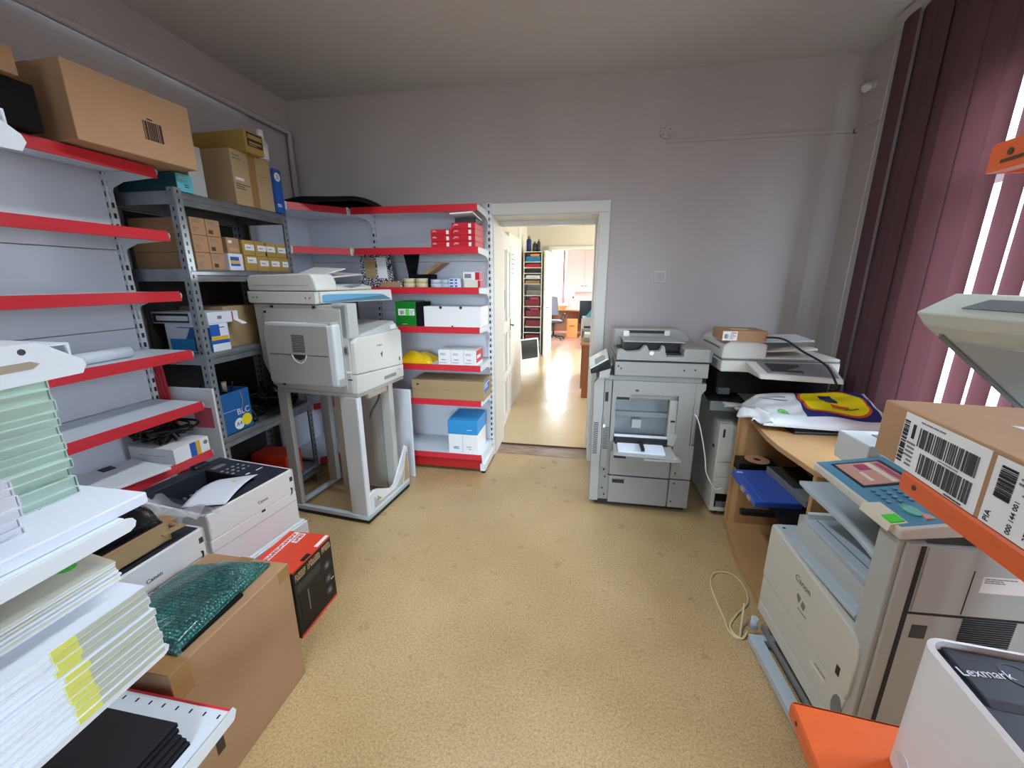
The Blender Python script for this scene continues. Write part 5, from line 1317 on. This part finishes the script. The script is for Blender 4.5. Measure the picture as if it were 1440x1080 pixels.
for i in range(4):
    for j in range(5):
        p = Vector(pq(.22 + .14 * j, .54 + .055 * i)); b.cyl(p - Vector((0, 0, .001)), p + Vector((0, 0, .004)), .0075, .006, 12)
b.build('key', M['panel_blue'], pan)
p = Vector(pq(.33, .83)); q = [Vector((.021 * math.cos(a * PI / 12), .032 * math.sin(a * PI / 12), 0)) for a in range(24)]
MB().prism([(p.x + v.x, p.y + v.y) for v in q], p.z - .004, p.z + .0035, 'z', .001).build('start_key', mat('green_key', '#4fb5a0', .4), pan)
p = Vector(pq(.40, .92)); MB().prism([(p.x - .006, p.y + .016), (p.x - .014, p.y - .014), (p.x + .016, p.y - .010), (p.x + .014, p.y + .010)], p.z - .004, p.z + .003, 'z', .001).build('stop_key', mat('salmon_key', '#d99a86', .4), pan)
p = Vector(pq(.72, .95)); MB().box(p.x - .003, p.x + .003, p.y - .01, p.y + .01, p.z - .002, p.z + .002).build('led', M['label_white'], pan)
MB().hull([pq(-.10, .97, -.020), pq(.12, .97, -.004), pq(.12, .70, -.004), pq(-.10, .68, -.020), pq(-.08, .97, .0), pq(.12, .97, .002), pq(.12, .70, .002), pq(-.08, .68, .0)]).build('front_strip', M['paper_cream'], t)
onp('green_tab', M['green_sticker'], -.06, .10, .86, .955, .004, t)
# scanner bed and raised lid
MB().box(.285, .72, yN, yF, .87, .978, .006).build('scanner', M['iron_white'], t)
bx('scanner', M['iron_white'], t, .245, .30, -.075, yF, .87, .978, .005)
bx('glass_frame', M['mid_grey'], t, .33, .70, yN + .04, yF - .05, .978, .981); bx('platen_glass', M['black_gloss'], t, .35, .68, yN + .07, yF - .08, .981, .9825)
bx('rear_body', M['copier_grey'], t, .60, .72, yN, yF, .87, .99, .004)
ux, uz = -.779, .627; nx, nz = .627, .779; hx, hz = .775, 1.05
def lp(l, n): return (hx + ux * l + nx * n, hz + uz * l + nz * n)
b = MB()
poly = [lp(.0, .0), lp(.57, .0), lp(.622, .012), lp(.579, .125), lp(.53, .135), lp(.10, .11), lp(.02, .03)]
YL = -.06
b.prism(poly, yN - .05, YL, 'y', .006)
lid = b.build('lid', mat('lid_cream', '#d6dcd2', .4), t)
b = MB(); b.prism([lp(.03, -.004), lp(.503, -.004), lp(.503, .003), lp(.03, .003)], yN - .02, YL - .055, 'y'); b.build('lid_pad', M['copier_grey'], lid)
b = MB(); b.prism([lp(.03, -.006), lp(.53, -.006), lp(.53, .003), lp(.03, .003)], YL - .042, YL - .030, 'y'); b.build('lid_gasket', M['mid_grey'], lid)
b = MB(); b.prism([lp(.03, -.003), lp(.513, -.003), lp(.513, .003), lp(.03, .003)], YL - .028, YL - .010, 'y'); b.build('lid_edge', M['mid_grey'], lid)
def lg(l, n, y): q = lp(l, n); return (q[0], y, q[1])
MB().hull([lg(.6145, .045, yN - .02), lg(.565, .045, yN - .02), lg(.565, .045, -.18), lg(.6145, .045, -.18), lg(.597, .092, yN - .02), lg(.565, .092, yN - .02), lg(.565, .092, -.21), lg(.597, .092, -.21)]).build('lid_grip', M['mid_grey'], lid)
for y in (-.14, -.42): MB().box(.72, .785, y - .04, y + .04, .87, 1.035, .004).build('lid_hinge', M['copier_grey'], t)
bx('rear_shelf', M['copier_grey'], t, .70, .775, yN, yF, .83, .872, .004)

# ------------------------------------------------------------------ orange rack
t = T('orange_rack', 'orange metal rack at the right edge carrying a labelled carton and a printer', 'rack', (.582, .755, 0), -5)
def oshelf(x0, x1, y0, y1, z, hb, flat=False):
    s = MB().box(x0, x1, y0, y1, z - .003, z).build('shelf', M['orange_metal'], t)
    b = MB(); b.prism([(x0, z), (x0 - .004, z - .004), (x0 - .004, z - hb), (x0 + .016, z - hb), (x0 + .016, z - hb + .004), (x0, z - hb + .004)], y0, y1, 'y')
    b.box(x0, x1, y1 - .003, y1 + .001, z - hb, z); b.build('shelf_beam', M['orange_metal'], s)
    e = MB()
    for y in (y1 - .035, y1 - .50): e.cyl((x0 - .0055, y, z - hb * .45), (x0 - .003, y, z - hb * .45), .0045, n=12)
    e.build('bolt_hole', M['ink_brown'], s)
    return s
oshelf(-.01, .42, -1.0, 0, 1.225, .034); oshelf(-.095, .42, -1.0, .005, .660, .036)
s = oshelf(.0, .42, -1.0, .01, 1.742, .040); bx('beam_slot', M['ink_brown'], s, -.0052, -.003, -.10, -.012, 1.712, 1.716)
for y in (-.95, -.03): bx('post', M['orange_metal'], t, .425, .465, y - .02, y + .02, 0, 1.95, .002)
R5 = math.radians(-5)
def on_rack(x, y): return (.582 + x * math.cos(R5) - y * math.sin(R5), .755 + x * math.sin(R5) + y * math.cos(R5))
X, Y = on_rack(-.012, -.105)
t = T('shipping_carton', 'brown shipping carton with large barcode labels on the orange rack', 'carton', (X, Y, 1.2255), -5)
bx('body', M['cardboard'], t, 0, .34, -.33, .198, 0, .104, .003)
L = decal(t, 'shipping_label', M['label_white'], '-x', -.042, .133, .002, .100, 0)
barcode(L, M['ink'], '-x', .118, .130, .012, .088, -.0008, 24, seed=11, vertical=False); bx('printed_logo', M['ink'], L, -.0018, -.0008, .102, .108, .06, .085)
lines(L, M['ink_grey'], '-x', .095, .116, .01, .055, -.0008, 6)
barcode(L, M['dark_ink'], '-x', -.028, .092, .052, .084, -.0008, 34, seed=13, gap=1.9); barcode(L, M['dark_ink'], '-x', -.028, .082, .010, .044, -.0008, 32, seed=14, gap=1.9)
lines(L, M['ink_grey'], '-x', .0, .06, .0465, .0495, -.0008, 1); lines(L, M['ink_grey'], '-x', .04, .12, .091, .096, -.0008, 1); lines(L, M['ink'], '-x', -.02, .03, .003, .007, -.0008, 1)
L = decal(t, 'address_label', M['label_white'], '-x', -.24, -.051, .002, .098, 0)
barcode(L, M['ink'], '-x', -.085, -.062, .045, .090, -.0008, 22, seed=15, vertical=False)
txt(L, 'PIA', .012, (-.001, -.062, .014), '-x', M['ink'], rot=PI / 2); txt(L, '000 144 001', .0095, (-.001, -.095, .03), '-x', M['ink'], rot=PI / 2); txt(L, '273926004', .0095, (-.001, -.118, .032), '-x', M['ink'], rot=PI / 2)
lines(L, M['ink_grey'], '-x', -.165, -.128, .01, .09, -.0008, 9); lines(L, M['ink_grey'], '-x', -.115, -.09, .06, .092, -.0008, 5)
MB().prism([(.10, .075), (.23, .03), (.23, -.20), (.13, -.12)], .104, .1046, 'z').build('paper_sheet', M['label_white'], t)
for q, (x, y, z, w_, d_, h, lb) in enumerate(((.02, -.96, .6605, .37, .47, .52, 'added unseen light-blocking carton behind the rounded printer on the orange rack'), (.02, -.96, 1.2255, .37, .50, .46, 'added unseen light-blocking carton behind the barcode carton on the orange rack'), (.04, -.90, .0005, .37, .48, .60, 'added unseen light-blocking carton on the floor under the orange rack'))):  # unseen cartons added to keep light off the copier side
    X, Y = on_rack(x, y); k = T('cardboard_carton', lb, 'carton', (X, Y, z), -5); bx('body', M['cardboard'], k, 0, w_, 0, d_, 0, h, .003)
X, Y = on_rack(.03, -.06)
t = T('laser_printer', 'white rounded printer with dark top standing on the lower orange shelf', 'printer', (X, Y, .6605), -5)
def rr(x0, x1, y0, y1, r, n=6):
    P = []
    for cx, cy, a0 in ((x1 - r, y1 - r, 0), (x0 + r, y1 - r, 90), (x0 + r, y0 + r, 180), (x1 - r, y0 + r, 270)):
        for k in range(n + 1): a = math.radians(a0 + 90 * k / n); P.append((cx + r * math.cos(a), cy + r * math.sin(a)))
    return P
b = MB(); o_, i_ = rr(0, .37, -.40, 0, .035), rr(.009, .361, -.391, -.009, .028)
n = len(o_); V = []
for P, z in ((o_, 0.012), (o_, .282), (i_, .285), (i_, .262)):
    V.append([b.bm.verts.new((p[0], p[1], z)) for p in P])
for a, c in zip(V, V[1:]):
    for k in range(n):
        f = b.bm.faces.new([a[k], a[(k + 1) % n], c[(k + 1) % n], c[k]]); f.smooth = False
b.bm.faces.new(V[0][::-1]); b.bm.faces.new(V[-1])
b.build('body', M['printer_white'], t)
def dk(u, v):
    x = .012 + .346 * u; y = -.012 - .376 * v
    return (x, y, .2635 + (.012 if v < .3 else 0) * 0 - .0)
b = MB(); b.prism([(p[0], p[1]) for p in rr(.0095, .3605, -.3905, -.0095, .0275)], .2622, .268, 'z'); b.build('top_cover', M['dark_navy'], t)
MB().prism([(-.115, .268), (-.012, .268), (-.012, .2755), (-.10, .2745)], .03, .34, 'x', .002).build('top_hump', M['dark_navy'], t)
txt(t, 'Lexmark', .022, (.062, -.055, .2758), '+z', M['paper_cool'], rot=.15)
MB().ring((.11, -.045, .2752), .022, .019, .0008, 24).build('top_ring', M['dark_grey'], t)
b = MB(); b.cyl((-.001, -.05, .05), (.002, -.05, .05), .014, n=18); b.build('side_emblem', M['iron_white'], t)
MB().box(-.002, .002, -.10, -.07, .03, .04, .001).build('side_mark', M['mid_grey'], t)
for x in (.04, .33):
    for y in (-.36, -.04): MB().cyl((x, y, 0), (x, y, .013), .015, n=12).build('foot', M['black'], t)

# ------------------------------------------------------------------ through the doorway
t = T('panel_door', 'white panelled door standing open just beyond the doorway', 'door', (-.80, 3.80, .006), 93)
bx('leaf', M['door_white'], t, 0, .80, -.02, .02, 0, 2.0, .003)
for (x0, x1, z0, z1) in ((.09, .36, .10, .50), (.44, .71, .10, .50), (.09, .36, .58, 1.0), (.44, .71, .58, 1.0), (.09, .36, 1.12, 1.85), (.44, .71, 1.12, 1.85)):
    b = MB()
    for q in ((x0, x1, z0, z0 + .02), (x0, x1, z1 - .02, z1), (x0, x0 + .02, z0, z1), (x1 - .02, x1, z0, z1)): b.box(q[0], q[1], -.028, -.02, q[2], q[3], .002)
    b.build('panel_moulding', M['door_white'], t)
bx('handle_plate', M['ink_grey'], t, .735, .765, -.026, -.02, .90, 1.12, .002)
MB().tube([(.75, -.02, 1.05), (.75, -.06, 1.05), (.65, -.065, 1.05)], .008, 8, smooth=False).build('handle', M['ink_grey'], t)
bx('wall_sticker', M['ink_grey'], t, .30, .315, -.0215, -.02, 1.25, 1.45)
t = T('white_cabinet', 'tall white cabinet with a paper notice beyond the open door', 'cabinet', (-.885, 5.10, .005), 90)
bx('body', M['door_white'], t, -.46, .44, -.04, -.004, 0, 2.06, .003); bx('door_panel', M['door_white'], t, -.42, .40, -.046, -.04, .1, 2.0, .003)
bx('notice', M['paper'], t, -.40, -.05, -.048, -.046, 1.55, 1.90); lines(t, M['ink_grey'], '-y', -.36, -.12, 1.6, 1.86, -.048, 5, .15); bx('notice_frame', M['mid_grey'], t, -.415, -.40, -.048, -.046, 1.5, 1.92)
# shelf tower with folders
t = T('shelf_tower', 'tall narrow white shelf tower full of folders at the far hall wall', 'shelf', (-1.04, 8.36, .005))
b = MB(); b.box(-.19, -.172, 0, .45, 0, 2.11).box(.172, .19, 0, .45, 0, 2.11).box(-.19, .19, .44, .45, 0, 2.11)
b.build('carcass', M['door_white'], t)
zz = (0.02, .42, .56, .68, .92, 1.14, 1.30, 1.42, 1.52, 1.63, 1.75, 1.87, 2.095)
zz = (.02, .30, .48, .60, .80, 1.02, 1.24, 1.47, 1.58, 1.68, 1.79, 1.90, 2.095)
for z in zz: bx('shelf_board', M['door_white'], t, -.172, .172, 0, .44, z - .008, z + .008)
cols = ('burgundy', 'burgundy', 'black', 'burgundy', 'burgundy', 'burgundy', 'mid_grey', 'cardboard', 'paper', 'black', 'red_box', 'paper_blue', 'gold')
nm = {'burgundy': 'burgundy', 'black': 'black', 'mid_grey': 'grey', 'cardboard': 'brown', 'paper': 'white', 'red_box': 'red', 'paper_blue': 'blue', 'gold': 'yellow', 'orange_box': 'orange', 'white_book': 'pale'}
pos = ['lowest', 'second lowest', 'third lowest', 'fourth lowest', 'fifth lowest', 'sixth lowest', 'seventh lowest', 'eighth lowest', 'ninth lowest', 'tenth lowest', 'eleventh lowest', 'topmost']
for i in range(12):
    h = min(.13, zz[i + 1] - zz[i] - .03); c = cols[i]
    o = MB().box(-.14, .15, 0, .28, 0, h * (.75 if i > 5 else 1), .002).build('folder', M[c], None, loc=(-1.04 + random.uniform(-.01, .01), 8.39, .014 + zz[i]))
    tag(o, '%s folder on the %s shelf of the white tower' % (nm[c], pos[i]), 'folder', 'folders in the white shelf tower')
    if i in (4, 5, 11):
        z2 = .014 + zz[i] + h * (.75 if i > 5 else 1) + .001
        o = MB().box(-.05, .13, .01, .26, 0, min(.05, zz[i + 1] - zz[i] - h * (.75 if i > 5 else 1) - .022), .002).build('folder', M['magenta' if i < 6 else 'orange_box'], None, loc=(-1.04, 8.39, z2))
        tag(o, '%s box lying on the %s folder of the white tower' % ('pink' if i < 6 else 'orange', pos[i]), 'box', 'folders in the white shelf tower')
for (x, h, r_, mm, lb) in ((-1.14, .30, .05, 'navy', 'tall dark bottle on top of the white shelf tower'), (-1.02, .20, .045, 'dark_navy', 'middle short dark bottle on the white shelf tower'), (-.94, .24, .035, 'dark_grey', 'grey bottle at the right end of the white shelf tower top')):
    o = T('bottle', lb, 'bottle', (x, 8.50, 2.109))
    MB().cyl((0, 0, 0), (0, 0, h * .75), r_, n=16).cyl((0, 0, h * .75), (0, 0, h * .85), r_, r_ * .5, 16).build('body', M[mm], o); MB().cyl((0, 0, h * .85), (0, 0, h), r_ * .5, n=14).build('cap', M['mid_grey'], o)
t = T('flat_monitor', 'flat monitor standing on the hall floor against the shelf tower', 'monitor', (-1.02, 7.86, .006), -42)
MB().hull([(-.02, -.24, 0), (.02, -.24, 0), (.02, .24, 0), (-.02, .24, 0), (-.06, -.24, .42), (-.02, -.24, .42), (-.02, .24, .42), (-.06, .24, .42)]).build('housing', M['printer_white'], t)
MB().hull([(.0205, -.21, .03), (.022, -.21, .03), (.022, .21, .03), (.0205, .21, .03), (-.0165, -.21, .40), (-.014, -.21, .40), (-.014, .21, .40), (-.0165, .21, .40)]).build('screen', M['black_gloss'], t)
t = T('panel_door', 'white panelled door standing open at the far end of the hall', 'door', (-.735, 9.19, .006), -93)
bx('leaf', M['door_white'], t, 0, .92, -.02, .02, 0, 2.12, .003)
for (x0, x1, z0, z1) in ((.12, .80, .12, .85), (.12, .80, 1.05, 1.98)):
    b = MB()
    for q in ((x0, x1, z0, z0 + .025), (x0, x1, z1 - .025, z1), (x0, x0 + .025, z0, z1), (x1 - .025, x1, z0, z1)): b.box(q[0], q[1], .02, .03, q[2], q[3], .002)
    b.build('panel_moulding', M['door_white'], t)
MB().tube([(.86, .02, 1.0), (.86, .07, 1.0), (.76, .075, 1.0)], .009, 8, smooth=False).tube([(.86, -.02, 1.0), (.86, -.07, 1.0), (.76, -.075, 1.0)], .009, 8, smooth=False).build('handle', M['ink_grey'], t)
# hall desk
t = T('hall_desk', 'brown wooden desk on the right side of the hall', 'desk', (.0, 5.30, .005))
bx('desktop', M['beech'], t, -.02, .80, 0, 1.5, .72, .75, .003)
bx('end_panel', M['leg_brown'], t, .02, .12, .01, .05, 0, .72); bx('end_panel', M['leg_brown'], t, .0, .04, .5, 1.45, .0, .72); bx('end_panel', M['leg_brown'], t, .7, .76, .01, .05, 0, .72); bx('front_board', M['ink_brown'], t, .02, .75, .4, .43, .2, .72)
for i, (x, y, w_, d_, h, mm, lb) in enumerate(((.02, 5.42, .22, .28, .05, 'cardboard_grey', 'grey paper tray at the near end of the hall desk'), (.03, 5.44, .20, .24, .05, 'paper', 'white paper pile on the grey tray of the hall desk'), (-.01, 5.80, .22, .22, .10, 'mid_grey', 'grey desk box behind the paper pile on the hall desk'))):
    z = .755 + (.051 if i == 1 else 0)
    o = MB().box(0, w_, 0, d_, 0, h, .003).build('paper_tray' if i != 1 else 'paper_pile', M[mm], None, loc=(x, y, z + .001)); tag(o, lb, 'paper')
t = T('desk_printer', 'pale printer with blue paper on the hall desk', 'printer', (.12, 6.28, .756))
bx('body', M['printer_white'], t, -.14, .22, -.15, .15, 0, .22, .01); bx('top_paper', M['paper_cool'], t, -.13, .14, -.12, .1, .22, .26, .003); bx('front_slot', M['dark_grey'], t, -.10, .18, -.153, -.149, .10, .13)
MB().hull([(-.08, -.10, .26), (.14, -.10, .26), (.14, .0, .26), (-.08, .0, .26), (.0, -.06, .36), (.14, -.06, .36), (.14, .0, .36), (.0, .0, .36)]).build('blue_paper', M['teal_box'], t)
t = T('desk_monitor', 'black monitor standing at the back of the hall desk', 'monitor', (.20, 6.62, .756))
bx('screen', M['black_gloss'], t, -.26, .26, -.015, .02, .12, .48, .006); bx('stand', M['black'], t, -.03, .03, 0, .03, .01, .14); bx('foot', M['black'], t, -.12, .12, -.08, .10, 0, .012)
# office at the far end
t = T('office_desk', 'light desk under the bright far window', 'desk', (-.45, 12.0, .005))
bx('desktop', M['beech'], t, -.60, .42, -.35, .40, .70, .73, .003); bx('front_board', M['leg_brown'], t, -.58, .40, .30, .33, .05, .70); bx('leg_panel', M['leg_brown'], t, .38, .41, -.33, .38, 0, .70); bx('leg_panel', M['leg_brown'], t, -.59, -.56, -.33, .38, 0, .70)
for (x, y, w_, h, mm, lb, z) in ((-.62, 11.95, .30, .10, 'orange_box', 'orange tray of papers on the far office desk', .736), (-.22, 11.9, .26, .11, 'paper', 'white paper pile at the right of the far office desk', .736), (-.58, 12.0, .26, .06, 'paper_cool', 'white papers lying on the orange tray in the far office', .837), (-.40, 11.75, .20, .05, 'paper_cream', 'cream papers at the middle of the far office desk', .736)):
    o = MB().box(-w_ / 2, w_ / 2, -.1, .1, 0, h, .003).build('paper_pile', M[mm], None, loc=(x, y, z)); tag(o, lb, 'paper')
t = T('cardboard_box', 'tall orange cardboard box on the far office floor', 'box', (-.28, 11.25, .005)); bx('body', M['orange_box'], t, -.15, .14, 0, .25, 0, .50, .003); bx('print', M['orange_red'], t, -.08, .06, -.001, 0, .30, .34)
t = T('office_chair', 'grey swivel chair beside the far office desk', 'chair', (-.80, 11.0, .005), 10)
MB().hull([(-.20, -.02, .62), (.16, .02, .62), (.16, .08, .62), (-.20, .06, .62), (-.18, .02, 1.12), (.12, .05, 1.12), (.12, .10, 1.12), (-.18, .09, 1.12)], bev=.025).build('backrest', M['chair_grey'], t)
MB().box(-.22, .22, -.42, .04, .45, .52, .025).build('seat', M['dark_grey'], t)
MB().cyl((0, -.18, .10), (0, -.18, .46), .025, n=12).build('gas_column', M['black'], t); MB().tube([(.24, -.35, .47), (.30, -.30, .66), (.28, -.05, .66), (.2, .0, .5)], .014, 8).build('armrest', M['black'], t)
for k in range(5):
    a = k * 2 * PI / 5 + .3; MB().tube([(0, -.18, .11), (.30 * math.cos(a), -.18 + .30 * math.sin(a), .06)], .02, 8).cyl((.30 * math.cos(a) - .012, -.18 + .30 * math.sin(a), .028), (.30 * math.cos(a) + .012, -.18 + .30 * math.sin(a), .028), .0275, n=12).build('base_leg', M['black'], t)
t = T('wall_cabinet', 'pale pink wall cabinet right of the far window', 'cabinet', (-.17, 12.99, 1.20)); bx('body', M['pink_paint'], t, -.37, .50, -.34, 0, 0, 1.22, .004)
d_ = bx('door', M['pink_paint'], t, -.365, .16, -.358, -.34, .005, 1.215, .003); bx('knob', M['ink_grey'], d_, .08, .14, -.375, -.358, .17, .20)
d_ = bx('door', M['pink_paint'], t, .17, .495, -.358, -.34, .005, 1.215, .003); bx('knob', M['ink_grey'], d_, .19, .24, -.375, -.358, .17, .20)
o = MB().box(-.66, -.58, 12.6, 12.64, .72, 2.6, .01).build('curtain', mat('curtain_rose', '#b98a8e', .8)); tag(o, 'narrow pink curtain between the far window and the wall cabinet', 'curtain')
